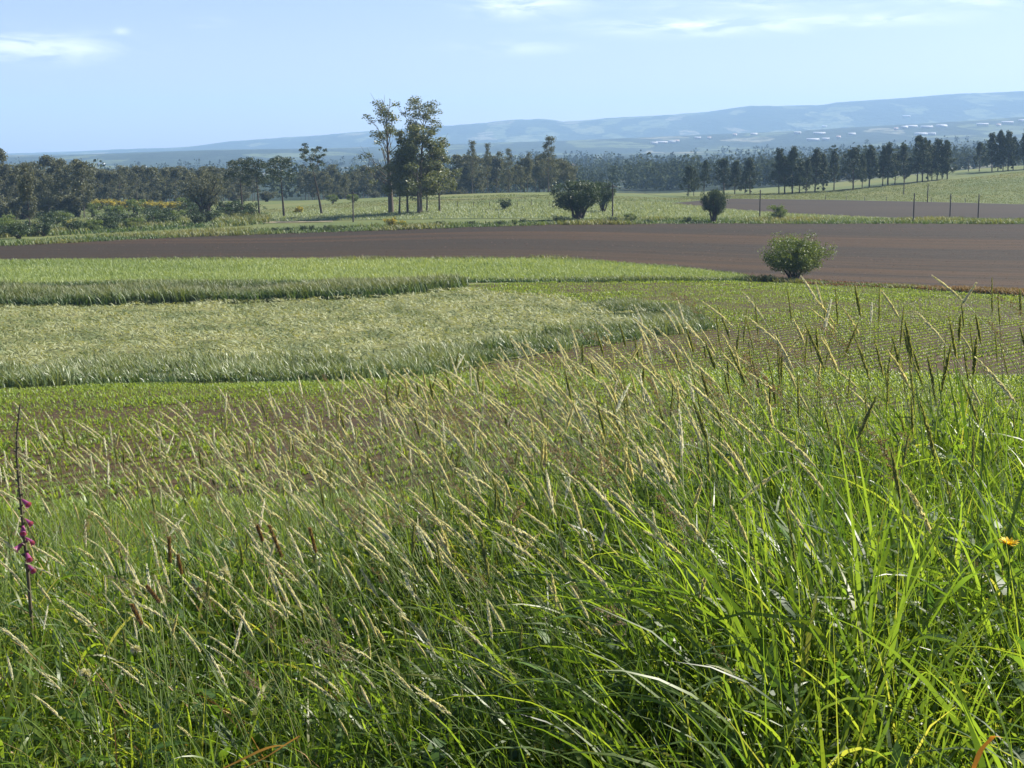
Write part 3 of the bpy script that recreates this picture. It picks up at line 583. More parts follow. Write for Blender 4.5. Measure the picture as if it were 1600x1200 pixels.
def box(x0, x1, y0, y1, z0, z1):
    V = np.array([[a, b, c] for c in (z0, z1) for b in (y0, y1) for a in (x0, x1)], float)
    Q = np.array([[0, 2, 3, 1], [4, 5, 7, 6], [0, 1, 5, 4], [1, 3, 7, 5], [3, 2, 6, 7], [2, 0, 4, 6]]); return V, Q, np.full(8, .5), np.zeros(8)
def gable(w, d, z, rise, ov=.4):
    V = np.array([[-w / 2 - ov, -d / 2 - ov, z], [w / 2 + ov, -d / 2 - ov, z], [w / 2 + ov, d / 2 + ov, z], [-w / 2 - ov, d / 2 + ov, z], [-w / 2 - ov, 0, z + rise], [w / 2 + ov, 0, z + rise]], float)
    return V, np.array([[0, 1, 5, 4], [2, 3, 4, 5]]), np.array([[3, 0, 4], [1, 2, 5]])
def house_proto(w, d, hh, rise, roofmat):
    b = box(-w / 2, w / 2, -d / 2, d / 2, -2, hh); g = gable(w, d, hh + .01, rise); n = max(2, int(w / 5))
    wi = join([box(-w / 2 + w * (i + .5) / n - .6, -w / 2 + w * (i + .5) / n + .6, -d / 2 - .06, -d / 2 + .02, hh * .35, hh * .75) for i in range(n)])
    return mesh('wall', b[0], b[1], rnd=b[2], tt=b[3], mats=[M_white]), mesh('roof', g[0], g[1], g[2], rnd=np.full(6, .3), mats=[roofmat]), mesh('window', wi[0], wi[1], rnd=wi[2], tt=wi[3], mats=[M_glass])
hp = [house_proto(12, 9, 6, 2.4, M_roof), house_proto(20, 10, 6, 2.2, M_roofp), house_proto(34, 14, 6, 2.5, M_roofp)]
for i, (x, y, k) in enumerate([(1022, 225, 1), (1034, 224, 2), (1050, 223, 1), (1058, 222, 0), (1090, 217, 1), (1108, 217, 0), (1148, 212, 0), (1178, 211, 1), (1246, 209, 1), (1270, 220, 2), (1290, 219, 1), (1288, 198, 1), (1280, 210, 2), (1310, 216, 0), (1331, 211, 1), (1416, 182, 2), (1400, 203, 0), (1413, 200, 1), (1424, 199, 2), (1448, 200, 2), (1439, 211, 2), (1456, 211, 1), (1471, 198, 2), (1535, 196, 2), (1560, 197, 0), (1574, 193, 2), (1597, 190, 1), (158, 258, 3), (222, 263, 3), (895, 262, 0)]):
    X, Y = cast(x, y + 1.5); sm = .45 if k == 3 else 1.; k = min(k, 2); wll, rf, wn = hp[k]
    o = obj('house' if k < 2 else 'shed', None, loc=(X, Y, float(Hgt(X, Y)) + (4 if Y > 2500 else 0)), category='house' if k < 2 else 'shed', label=['tiny white house with a tiled roof far off in the hazy valley', 'white farmhouse with a pale roof far off in the hazy valley', 'long low white shed with a pale roof far off in the valley'][k], group=['tiled houses in the valley', 'pale-roofed houses in the valley', 'long sheds in the valley'][k])
    o.scale = (1.1 * sm, 1.1 * sm, .8 * sm); o.rotation_euler = (0, 0, r_.uniform(-.5, .5))
    obj('wall', wll, o); obj('roof', rf, o); obj('window', wn, o)
# --- poles, wires, posts
def pole_mesh(h, r):
    t = tube([(0, 0, -.6), (0, 0, h * .5), (0, 0, h)], np.array([r, r * .9, r * .75]), 7); return mesh('shaft', t[0], t[1], rnd=t[2], tt=t[3], mats=[M_pole], smoothf=True)
def cross_mesh(w, z):
    b = [box(-w / 2, w / 2, -.05, .05, z - .06, z + .06)]
    for sx in (-w * .42, w * .42): b.append(tube([(sx, 0, z + .05), (sx, 0, z + .28)], np.array([.05, .035]), 6))
    j = join(b); return mesh('crossarm', j[0], j[1], rnd=j[2], tt=j[3], mats=[M_pole])
tops = {}
for x, t, b, ca, lab in [(552, 299, 347, 1, 'power pole left of the tall eucalyptus group'), (957, 288, 341, 1, 'thin power pole right behind the large dark bush'), (1187, 297, 341, 0, 'short leaning pole above the leafy shrub'), (1427, 302, 348, 0, 'dark pole on the verge, leftmost of three by the grey field'), (1484, 303, 344, 0, 'middle pole of three on the verge by the grey field'), (1528, 304, 345, 0, 'right-hand pole of three on the verge by the grey field'), (1449, 288, 317, 0, 'pole on the far side of the grey field under the pines'), (1412, 275, 304, 0, 'faint pole on the green slope below the long windbreak row'), (1513, 250, 268, 0, 'small pole in the gap between the two pine groups')]:
    X, Y = cast(x, b); z = float(Hgt(X, Y)); h = EYE + Y * float(row_tan(t)) - z
    o = obj('utility_pole', None, loc=(X, Y, z), label=lab, category='pole')
    obj('shaft', pole_mesh(h, .17), o)
    if ca: obj('crossarm', cross_mesh(1.6, h - .5), o)
    else: obj('cap', mesh('cap', *[a for a in tube([(0, 0, h), (0, 0, h + .08)], np.array([.14, .05]), 7)[:2]], rnd=np.full(14, .2), mats=[M_pole]), o)
    tops[x] = np.array([X, Y, z + h - .25])
M_wire = leaf_mat('wire', [(.05, .05, .055), (.05, .05, .055)], trans=0, rough=.5)
for a, b, lab in ((552, 957, 'sagging power line strung from the left pole towards the dark bush'), (957, 1187, 'power line from the pole by the dark bush to the short pole')):
    pa, pb = tops[a], tops[b]; t = np.linspace(0, 1, 24)[:, None]; W_ = pa + (pb - pa) * t; W_[:, 2] -= (4 * t[:, 0] * (1 - t[:, 0])) * 2.2
    q = tube(W_, .028, 5); obj('power_line', mesh('power_line', q[0], q[1], rnd=q[2], tt=q[3], mats=[M_wire]), label=lab, category='wire')
fp = tube([(0, 0, -.3), (0, 0, .7), (0, 0, 1.4), (0, 0, 1.43)], np.array([.09, .085, .08, .02]), 6); fpm = mesh('fence_post', fp[0], fp[1], rnd=fp[2], tt=fp[3], mats=[M_pole])
for i, x in enumerate([715, 740, 765, 808, 830, 858]):
    X, Y = cast(x, 324.5 - i * .2); obj('fence_post', fpm, loc=(X, Y, float(Hgt(X, Y))), label='small wooden fence post on the meadow near the lone shrub', category='post', group='fence posts on the meadow')
for i, x in enumerate([1290, 1322, 1351, 1385, 1455, 1508]):
    X, Y = cast(x, np.interp(x, [1290, 1508], [312.5, 317])); obj('fence_post', fpm, loc=(X, Y, float(Hgt(X, Y))), label='small wooden fence post along the top of the grey ploughed field', category='post', group='fence posts above the grey field')
# ------------------------------------------------------------------ foreground verge
def at(px, y, Y): return np.array([float(col_s(px, y)) * Y, Y, EYE + Y * float(row_tan(y))])
def canopy(X, Y):
    px = 800 + F * X / Y
    clear = 1 - .5 * np.exp(-((px - 1575) / 70) ** 2) * (Y < 2.9)
    return clear * np.interp(px, [-200, 200, 700, 1050, 1250, 1700], [.34, .36, .42, .56, .66, .68]) * (1 + .16 * wob(X, Y, 2.2, 71)) * (1 - .35 * smooth(4.6, 6.5, Y))
def verge_pts(n, Y0=1.45, Y1=6.6, r=rng, dens=True):
    out = []; tot = 0
    while tot < n:
        Y = r.uniform(Y0, Y1, 2 * n); X = r.uniform(-1, 1, 2 * n) * (.385 * Y + .5)
        k = (r.random(2 * n) < (.385 * Y + .5) / 3.1)
        if dens:
            px = 800 + F * X / Y
            lim = np.interp(px, [0, 500, 1000, 1600], [4.3, 4.8, 5.4, 5.8])
            k &= r.random(2 * n) < np.clip(1.15 - smooth(lim - .7, lim + .8, Y), .10, 1)
        P = np.column_stack([X[k], Y[k]]); out.append(P); tot += len(P)
    P = np.concatenate(out)[:n]
    return np.column_stack([P, Hgt(P[:, 0], P[:, 1]) - .01])
def wind_az(n, sp=1.0, frac=.6):
    return np.where(rng.random(n) < frac, math.pi + rng.normal(0, sp, n), rng.uniform(0, 6.28, n))
def verge_grass():
    parts = []
    n = 36000; P = verge_pts(n); c = canopy(P[:, 0], P[:, 1])
    cl = np.clip(.45 + .28 * wob(P[:, 0], P[:, 1], 2.6, 72) + rng.normal(0, .2, n), 0, 1)
    parts.append(blades(P, c * rng.uniform(.55, 1.35, n), rng.uniform(.004, .013, n), wind_az(n, 1.2, .35), np.abs(rng.normal(.06, .12, n)), rng.uniform(.1, 1.5, n) ** 1.3, 7, p=1.7, twist=rng.normal(0, 1.1, n), rnd=cl))
    n = 7000; P = verge_pts(n); c = canopy(P[:, 0], P[:, 1])        # drooping, folded tops
    parts.append(blades(P, c * rng.uniform(.9, 1.5, n), rng.uniform(.006, .013, n), wind_az(n, 1.2, .5), np.abs(rng.normal(.12, .15, n)), rng.uniform(1.4, 2.4, n), 15, p=rng.choice([2.2]), twist=rng.normal(0, .8, n), rnd=np.clip(rng.normal(.5, .25, n), 0, 1), wp=3))
    n = 17000; P = verge_pts(n); c = canopy(P[:, 0], P[:, 1])        # leaves springing from the stems at all heights
    P[:, 2] += c * rng.uniform(.15, .85, n)
    parts.append(blades(P, rng.uniform(.10, .30, n), rng.uniform(.005, .014, n), rng.uniform(0, 6.28, n), rng.uniform(.25, .9, n), rng.uniform(.3, 1.9, n), 9, p=1.5, twist=rng.normal(0, .6, n), rnd=np.clip(rng.normal(.55, .25, n), 0, 1), wp=2.6))
    n = 36000; P = verge_pts(n, Y1=11.5, dens=False); c = .22 + 0 * P[:, 0]   # short undergrowth, also down the bank
    parts.append(blades(P, c * rng.uniform(.5, 1.5, n), rng.uniform(.003, .007, n), rng.uniform(0, 6.28, n), np.abs(rng.normal(.3, .25, n)), rng.uniform(.2, 1.2, n), 4, twist=rng.normal(0, 1, n), rnd=np.clip(rng.normal(.4, .25, n), 0, 1)))
    V, Q, R, T = join(parts); stuff('verge_grass', mesh('verge_grass', V, Q, rnd=R, tt=T, mats=[M_blade]), 'dense long green grass of the verge nearest the camera', 'grass')
    n = 7500; P = verge_pts(n, Y1=5.8); px = 800 + F * P[:, 0] / P[:, 1]
    k = rng.random(n) < np.interp(px, [0, 600, 1000, 1600], [.25, .5, .9, 1.]); P = P[k]; n = len(P); c = canopy(P[:, 0], P[:, 1])
    a = blades(P, c * rng.uniform(.8, 1.45, n), rng.uniform(.009, .016, n), wind_az(n, 1.5, .3), np.abs(rng.normal(.07, .12, n)), rng.uniform(.15, 2.3, n), 14, p=2.6, twist=rng.normal(0, .9, n), rnd=np.clip(rng.normal(.5, .3, n), 0, 1), wp=3.2)
    stuff('broad_grass', mesh('broad_grass', a[0], a[1], rnd=a[2], tt=a[3], mats=[M_wide]), 'broad arching grass blades among the finer verge grass', 'grass')
    n = 3600; P = verge_pts(n); a = blades(P, rng.uniform(.2, .6, n), rng.uniform(.003, .008, n), wind_az(n), np.abs(rng.normal(.5, .4, n)), rng.uniform(.2, 1.6, n), 6, twist=rng.normal(0, 1.2, n))
    stuff('withered_blades', mesh('withered_blades', a[0], a[1], rnd=a[2], tt=a[3], mats=[M_dead]), 'scattered withered straw-coloured blades low in the verge grass', 'grass')
    # broad-leaved weeds
    n = 1200; P = verge_pts(n, Y1=5.6); m = 7; B = np.repeat(P, m, 0); N = n * m
    hh = np.repeat(canopy(P[:, 0], P[:, 1]), m) * rng.uniform(.2, 1.05, N); ang = rng.uniform(0, 6.28, N)
    st = blades(B, hh, .0022, ang, rng.uniform(0, .35, N), .3, 3, rnd=np.full(N, .3))
    tip = st[0].reshape(N, 4, 2, 3)[:, -1].mean(1)
    lf = blades(tip, rng.uniform(.03, .11, N), rng.uniform(.012, .03, N), ang + rng.normal(0, .7, N), rng.uniform(.4, 1.4, N), rng.uniform(.2, .9, N), 5, twist=rng.normal(0, .5, N), wp=2.6, wbase=.35)
    V, Q, R, T = join([st, lf]); stuff('broadleaf_weeds', mesh('broadleaf_weeds', V, Q, rnd=R, tt=T, mats=[M_weed]), 'oval-leaved weeds low among the verge grass', 'weeds')
verge_grass()
# flowering stalks: variants with the wind leaning them to the left
def spikelets(C, D, ln_, wd, spread, r):
    n = len(C); o = rand_dirs(n, r); o -= (o * D).sum(1)[:, None] * D; o /= np.linalg.norm(o, axis=1)[:, None] + 1e-9
    A = D + o * spread; A /= np.linalg.norm(A, axis=1)[:, None]; s1 = np.cross(A, o); s1 /= np.linalg.norm(s1, axis=1)[:, None] + 1e-9; s2 = np.cross(A, s1)
    Lr = (ln_ * r.uniform(.75, 1.25, n))[:, None]; w = (wd * r.uniform(.7, 1.2, n))[:, None] / 2; base = C + o * wd * .3
    V = []
    for s in (s1, s2): V.append(np.stack([base, base + A * Lr * .45 + s * w, base + A * Lr, base + A * Lr * .45 - s * w], 1))
    V = np.stack(V, 1).reshape(-1, 3); rn = np.repeat(np.clip(r.normal(.5, .28, n), 0, 1), 8)
    return V, np.arange(len(V)).reshape(-1, 4), rn, np.zeros(len(V))
def stalk(seed, kind, th0, bend):
    r = np.random.default_rng(seed); k = 34; t = np.linspace(0, 1, k + 1); tm = (t[1:] + t[:-1]) / 2
    th = th0 + bend * tm ** 1.7; hl = {'spike': r.uniform(.08, .16), 'dense': r.uniform(.07, .11), 'panicle': r.uniform(.12, .19)}[kind]
    side = r.normal(0, .06); inc = np.stack([-np.sin(th), side * tm, np.cos(th)], 1); P = np.concatenate([[[0, 0, 0]], np.cumsum(inc, 0)]); P /= P[-1, 2]   # unit height
    stem = tube(P, np.interp(t, [0, .8, 1], [.0016, .0010, .0005]), 4, .5); stem = (stem[0], stem[1], np.clip(stem[2] + r.normal(0, .25), 0, 1), stem[3])
    al = np.concatenate([[0], np.cumsum(np.linalg.norm(np.diff(P, axis=0), axis=1))]); tot = al[-1]
    def pt(a): return np.stack([np.interp(a, al, P[:, q]) for q in range(3)], -1)
    def dr(a): d = pt(a + .005) - pt(a - .005); return d / (np.linalg.norm(d, axis=-1)[..., None] + 1e-9)
    a = tot - hl * np.linspace(1, .02, {'spike': 46, 'dense': 70, 'panicle': 15}[kind]); f = (a - a[0]) / hl
    if kind == 'panicle':
        parts = []
        for ai, fi in zip(a, f):
            for _ in range(2):
                d = dr(np.array([ai]))[0] + r.normal(0, .55, 3); d /= np.linalg.norm(d); l = hl * .36 * (1 - fi * .75) * r.uniform(.5, 1)
                p0 = pt(np.array([ai]))[0]; parts.append(tube(np.stack([p0, p0 + d * l]), np.array([.0004, .0003]), 3, .2))
                m = 7; C = p0 + d * l * r.uniform(.3, 1, m)[:, None] + r.normal(0, .0022, (m, 3)); parts.append(spikelets(C, np.repeat(d[None], m, 0), .0055, .0026, .5, r))
        head = join(parts)
    else:
        w = np.interp(f, [0, .15, .6, 1], [.6, 1, .9, .45])
        C = pt(a); D = dr(a); head = spikelets(np.repeat(C, 3, 0), np.repeat(D, 3, 0), .0125 if kind == 'spike' else .009, .0046, .28 if kind == 'spike' else .5, r)
        V = head[0].reshape(-1, 8, 3); c0 = np.repeat(C, 3, 0)[:, None]; V = c0 + (V - c0) * np.repeat(w, 3)[:, None, None] * (1.0 if kind == 'spike' and bend > .27 else .72 if kind == 'spike' else .95)
        head = (V.reshape(-1, 3),) + head[1:]
    if r.random() < .6:      # a leaf on the stem
        q = pt(np.array([tot * r.uniform(.3, .6)])); lf = blades(q, np.array([r.uniform(.10, .2)]), .005, np.array([r.uniform(0, 6.28)]), .5, r.uniform(.6, 1.6), 5, rnd=np.array([.1])); stem = join([stem, lf])
    return stem, head
KINDS = {}
for kd, lean, mat in (('spike', 1, M_seed), ('spike', 0, M_seedgreen), ('dense', 0, M_seedgreen), ('panicle', 1, M_panicle)):
    vs = []
    for q in range(9 if kd == 'spike' else 4):
        s = 300 + q + 20 * len(KINDS); r = np.random.default_rng(s)
        st, hd = stalk(s, kd, r.uniform(.02, .22) if lean else r.uniform(-.06, .12), r.uniform(.25, 1.05) if lean else r.uniform(.0, .45))
        vs.append((st, hd, mesh('stem', st[0], st[1], rnd=st[2], tt=st[3], mats=[M_stem]), mesh('seed_head', hd[0], hd[1], rnd=hd[2], tt=hd[3], mats=[mat])))
    KINDS[(kd, lean)] = (vs, mat)
INFO = {('spike', 1): ('flowering_grass', 'pale straw-coloured grass stalk with a slender spike bent left by the wind', 'windblown flowering grass stalks'),
        ('spike', 0): ('upright_flowering_grass', 'upright green grass stalk with a narrow dark spike against the field', 'upright flowering grass stalks'),
        ('dense', 0): ('dense_headed_grass', 'upright grass stalk with a short thick dark green head', 'thick-headed grass stalks'),
        ('panicle', 1): ('panicle_grass', 'grass stalk with a loose brownish-purple open panicle', 'loose-panicled grass stalks')}
def all_stalks():
    n = 1600; px = np.where(rng.random(n) < .70, rng.normal(720, 380, n), rng.uniform(-120, 1720, n)); Y = 2.7 + 3.2 * rng.random(n) ** .6; recs = []
    for x, y in zip(px, Y):
        if not -150 < x < 1750: continue
        pr = np.clip((x - 1050) / 350, 0, 1)
        u = rng.random()
        kd = ('dense', 0) if u < .05 else ('panicle', 1) if u < .15 else ('spike', 0) if u < .22 + .62 * pr else ('spike', 1)
        if x > 1250 and rng.random() < .25: continue
        zt = np.interp(x, [-100, 300, 600, 800, 950, 1300, 1700], [.68, .71, .82, .93, 1.00, 1.18, 1.16]) * (1 - .42 * rng.random() ** 1.5)
        X = x / F * y - 800 / F * y; recs.append((kd, X, y, zt))
    recs.sort(key=lambda q: q[2]); acc = {}; cnt = {}; lim = {('spike', 1): 190, ('spike', 0): 70, ('dense', 0): 20, ('panicle', 1): 20}
    # the stalks that stand clearest (tallest in the picture) are objects of their own, the rest one mass
    order = sorted(range(len(recs)), key=lambda i: -(recs[i][3] - .02 * recs[i][2])); single = set()
    for i in order:
        kd = recs[i][0]
        if cnt.get(kd, 0) < lim[kd] and abs(recs[i][1]) / recs[i][2] < .345: cnt[kd] = cnt.get(kd, 0) + 1; single.add(i)
    for i, (kd, X, Y_, zt) in enumerate(recs):
        vs, mat = KINDS[kd]; st, hd, ms, mh = vs[rng.integers(len(vs))]
        zb = float(Hgt(X, Y_)) - .02; h = zt - zb; rz = rng.normal(0, .85) if kd[1] else rng.normal(0, 1.2); sc = (h * rng.uniform(.85, 1.1), h, h)
        off = -hd[0][:, 0].mean() * 0 ; tipx = hd[0][-1, 0] * sc[0]
        X0 = X - tipx * math.cos(rz) * .9
        if i in single:
            nm, lab, grp = INFO[kd]
            o = obj(nm, None, loc=(X0, Y_, zb), label=lab, category='grass stalk', group=grp, kind='thing'); o.empty_display_size = .05; o.scale = sc; o.rotation_euler = (0, 0, rz)
            obj('stem', ms, o); obj('seed_head', mh, o)
        else:
            c, s = math.cos(rz), math.sin(rz)
            for key, g in (('stem', st), (kd, hd)):
                V = g[0] * np.array(sc); V = np.stack([V[:, 0] * c - V[:, 1] * s + X0, V[:, 0] * s + V[:, 1] * c + Y_, V[:, 2] + zb], 1); acc.setdefault(key, []).append((V,) + tuple(g[1:]))
    # masses
    Vs, Qs, Rs, mi, mats, o = [], [], [], [], [], 0
    for key, gs in acc.items():
        V, Q, R, T = join(gs); Vs.append(V); Qs.append(Q + o); Rs.append(R); o += len(V); mi.append(np.full(len(Q), len(mats))); mats.append(M_stem if key == 'stem' else KINDS[key][1])
    me = mesh('seeding_grass', np.concatenate(Vs), np.concatenate(Qs), rnd=np.concatenate(Rs), mats=mats)
    me.polygons.foreach_set('material_index', np.concatenate(mi).astype(np.int32)); me.update()
    stuff('seeding_grass', me, 'mass of shorter seeding grass stalks standing through the verge', 'grass')
all_stalks()
# ---- single plants in the verge
def lathe(prof, axis0, D, sides=10):
    """rings of (distance along D, radius) from axis0"""
    D = np.asarray(D, float) / np.linalg.norm(D); a = np.cross(D, [0.31, .2, .93]); a /= np.linalg.norm(a); b = np.cross(D, a); an = np.arange(sides) * 2 * math.pi / sides
    V = np.concatenate([axis0 + D * z + (np.cos(an)[:, None] * a + np.sin(an)[:, None] * b) * q for z, q in prof])
    i = np.arange(len(prof) - 1)[:, None] * sides; j = np.arange(sides)[None]; j2 = (j + 1) % sides
    return V, np.stack([i + j, i + j2, i + sides + j2, i + sides + j], -1).reshape(-1, 4), np.full(len(V), .5), np.zeros(len(V))
def put(nm, arrs, mat, parent, sm=True): return obj(nm, mesh(nm, arrs[0], arrs[1], rnd=arrs[2], tt=arrs[3], mats=[mat], smoothf=sm), parent)
M_fox = leaf_mat('foxglove_bell', [(.26, .05, .15), (.36, .09, .23), (.42, .15, .30)], trans=.4, tcol=1.0, rough=.5)
M_foxstem = leaf_mat('foxglove_stem', [(.10, .085, .055), (.13, .11, .06)], trans=.1, rough=.7)
M_yellow = leaf_mat('yellow_petal', [(.75, .54, .03), (.85, .64, .04)], trans=.3, tcol=1.0, rough=.6)
M_cream = leaf_mat('cream_petal', [(.50, .52, .32), (.66, .64, .50)], trans=.3, tcol=1.0, rough=.7)
M_orange = leaf_mat('orange_petal', [(.58, .26, .05), (.62, .30, .06)], trans=.35, tcol=1.0, rough=.5)
M_round = leaf_mat('round_leaf', [(.12, .24, .03), (.17, .30, .04)], trans=.55, tcol=1.8, rough=.45)
def root(nm, p, label, cat, group=None):
    o = obj(nm, None, loc=p, label=label, category=cat, kind='thing'); o.empty_display_size = .05
    if group: o['group'] = group
    return o
def foxglove():
    Y = 4.3; p = at(38, 905, Y); p[2] = Hgt(p[0], p[1]) - .02; h = at(38, 632, Y)[2] - p[2]; r = np.random.default_rng(77)
    o = root('foxglove', p, 'dark foxglove spike with a few magenta bells at the left edge', 'foxglove')
    t = np.linspace(0, 1, 14); S = np.stack([.012 * np.sin(t * 5) + .008 * t, .0 * t, h * t], 1); S[-1, 0] += .018; S[-2, 0] += .006
    put('stem', tube(S, np.interp(t, [0, .6, 1], [.006, .005, .0025]), 7), M_foxstem, o)
    pt = lambda f: np.array([np.interp(f, t, S[:, 0]), 0, h * f])
    pods = []
    for i in range(46):
        f = .50 + .5 * i / 46; a = i * 2.4; d = np.array([math.cos(a), math.sin(a), .5]); s = .016 * (1 - .6 * (f - .5) / .5)
        pods.append(lathe([(0, .001), (s * .3, s * .33), (s * .7, s * .28), (s * 1.1, .0006)], pt(f), d, 6))
    put('seed_pod_spike', join(pods), M_foxstem, o)
    for y, dx in [(785, 1), (815, 1), (826, .2), (845, 1), (853, -.6), (868, .5), (887, .8)]:
        z = at(38, y, Y)[2] - p[2] + .01; f = z / h; d = np.array([dx, -.7, -.55])
        b = lathe([(0, .0025), (.006, .0045), (.015, .0065), (.026, .008), (.032, .011)], pt(f) + np.array([dx * .006, -.004, 0]), d, 9); put('flower', b, M_fox, o)
    B = np.tile(np.array([[0, 0, .02]]), (9, 1)); put('leaf', blades(B, r.uniform(.12, .24, 9), .05, r.uniform(0, 6.28, 9), r.uniform(.5, 1.1, 9), r.uniform(.3, .8, 9), 6, wp=2.5, wbase=.3), M_weed, o)
foxglove()
def composite(px, y, Y, dia, label):
    hp_ = at(px, y, Y); p = hp_.copy(); p[2] = Hgt(p[0], p[1]) - .02; h = hp_[2] - p[2]; r = np.random.default_rng(78)
    o = root('dandelion', p, label, 'dandelion')
    put('stem', tube([(.02, .01, 0), (.01, 0, h * .5), (0, 0, h)], np.array([.0022, .002, .0018]), 6), M_weed, o)
    put('bract', lathe([(-.012, .002), (-.009, .006), (-.002, .008), (.002, .0075)], np.array([0, 0, h]), (0, -.15, 1), 9), M_weed, o)
    n = 60; a = r.uniform(0, 6.28, n); put('flower', blades(np.tile([[0, 0, h]], (n, 1)) + np.stack([np.cos(a) * .003, np.sin(a) * .003, 0 * a], 1), dia / 2 * r.uniform(.6, 1.1, n), .0045, a, r.uniform(.5, 1.25, n), r.uniform(.1, .5, n), 4, wp=6, wbase=.5), M_yellow, o)
composite(1577, 851, 2.75, .040, 'yellow dandelion flower standing at the right edge among grass')
def roundleaf():
    c = at(1535, 860, 2.75); p = c.copy(); p[2] = Hgt(p[0], p[1]) - .02; h = c[2] - p[2]
    o = root('round_leaved_weed', p, 'weed with a glowing round yellow-green leaf beside the yellow flower', 'weed')
    put('stem', tube([(.03, .02, 0), (.01, 0, h * .6), (0, 0, h)], np.array([.0018, .0015, .001]), 5), M_weed, o)
    for az, th, L_, w, z in ((3.3, .9, .042, .036, h), (.2, 1.0, .030, .026, h), (4.4, .8, .03, .02, h * .75)):
        put('leaf', blades(np.array([[0, 0, z]]), np.array([L_]), w, np.array([az]), th, .3, 7, wp=3.2, wbase=.4, rnd=np.array([.6])), M_round, o)
roundleaf()
for (x0, y0, x1, y1, Y, lab) in [(441, 871, 421, 822, 3.3, 'brown timothy-like seed head right of its twin in the left grass'), (411, 846, 402, 822, 3.3, 'short brown seed head left of the brown twin stalk'), (494, 864, 484, 826, 3.4, 'brown seed head standing right of the brown pair'), (250, 942, 230, 916, 3.0, 'brown seed head leaning low near the left bottom'), (266, 880, 264, 840, 3.4, 'dark thin brown seed head at the left among pale stalks'), (284, 898, 278, 868, 3.3, 'small dark brown seed head below the thin one'), (222, 977, 206, 945, 2.8, 'brown tinted seed head closest to the left bottom corner')]:
    b0, b1 = at(x0, y0, Y), at(x1, y1, Y); p = b0 + (b0 - b1) * 1.2; p[2] = Hgt(p[0], p[1]) - .02; o = root('brown_seed_stalk', p, lab, 'seed stalk')
    q0, q1 = b0 - p, b1 - p; put('stem', tube([(0, 0, 0), q0 * [.45, .45, .55], q0, q1], np.array([.0014, .0013, .0012, .0008]), 5), M_stem, o)
    C = q0 + (q1 - q0) * np.linspace(0, 1, 60)[:, None]; D = np.repeat(((q1 - q0) / np.linalg.norm(q1 - q0))[None], 60, 0); r = np.random.default_rng(int(x0))
    put('seed_head', spikelets(np.repeat(C, 5, 0), np.repeat(D, 5, 0), .0055, .0028, .9, r), M_brown, o, False)
for (x, y, Y, s, lab) in [(350, 896, 3.2, .011, 'creamy white clover head in the left grass'), (133, 1053, 2.7, .009, 'small whitish clover head low at the left'), (212, 1016, 2.8, .009, 'whitish fluffy flower head above the low clover')]:
    c = at(x, y, Y); p = c.copy(); p[0] += .03; p[2] = Hgt(p[0], p[1]) - .02; o = root('clover', p, lab, 'clover'); q = c - p
    put('stem', tube([(0, 0, 0), q * [.3, .3, .6], q], np.array([.0012, .001, .001]), 5), M_weed, o); r = np.random.default_rng(int(x)); D = rand_dirs(90, r); D[:, 2] = np.abs(D[:, 2]) - .3; D /= np.linalg.norm(D, axis=1)[:, None]
    put('flower', spikelets(q + D * s * .3, D, s, .0035, .2, r), M_cream, o, False)
# orange fallen petal on a bent leaf, rusty dead blades at the bottom
def bent(nm, pts, Y, w, mat, label, cat):
    P = np.array([at(x, y, Y + dy) for x, y, dy in pts]); n = len(P); t = np.linspace(0, 1, n); tt = np.linspace(0, 1, 16); C = np.stack([pchip(tt, t, P[:, q]) for q in range(3)], 1)
    C = np.vstack([[C[0, 0], C[0, 1], float(Hgt(C[0, 0], C[0, 1]))], C]); p = C[0].copy(); C = C - p; m = len(C); T = np.gradient(C, axis=0); T /= np.linalg.norm(T, axis=1)[:, None]
    S = np.cross(T, [0, .7, .7]); S /= np.linalg.norm(S, axis=1)[:, None] + 1e-9; ww = w * np.interp(np.linspace(0, 1, m), [0, .3, .7, 1], [.6, 1, .9, .1])[:, None] / 2
    V = np.stack([C - S * ww, C + S * ww], 1).reshape(-1, 3); i = np.arange(m - 1) * 2; Q = np.stack([i, i + 1, i + 3, i + 2], 1)
    obj(nm, mesh(nm, V, Q, rnd=np.full(len(V), .1), tt=np.zeros(len(V)), mats=[mat]), loc=p, label=label, category=cat, kind='thing')
bent('dead_grass_blade', [(350, 1200, 0), (400, 1176, 0), (450, 1166, -.05), (475, 1178, -.08), (490, 1200, -.1)], 2.0, .006, M_dead, 'rusty dead blade arched over at the bottom, left of the middle', 'dead blade')
bent('dead_grass_blade', [(372, 1205, .05), (430, 1174, .05), (468, 1150, 0), (462, 1160, 0)], 2.35, .004, M_dead, 'thin reddish dead blade behind the arched rusty one', 'dead blade')
bent('withered_leaf', [(1522, 1198, 0), (1533, 1172, 0), (1550, 1152, 0), (1568, 1153, -.03)], 1.75, .009, M_orange, 'orange withered leaf low in the right bottom corner', 'withered leaf')
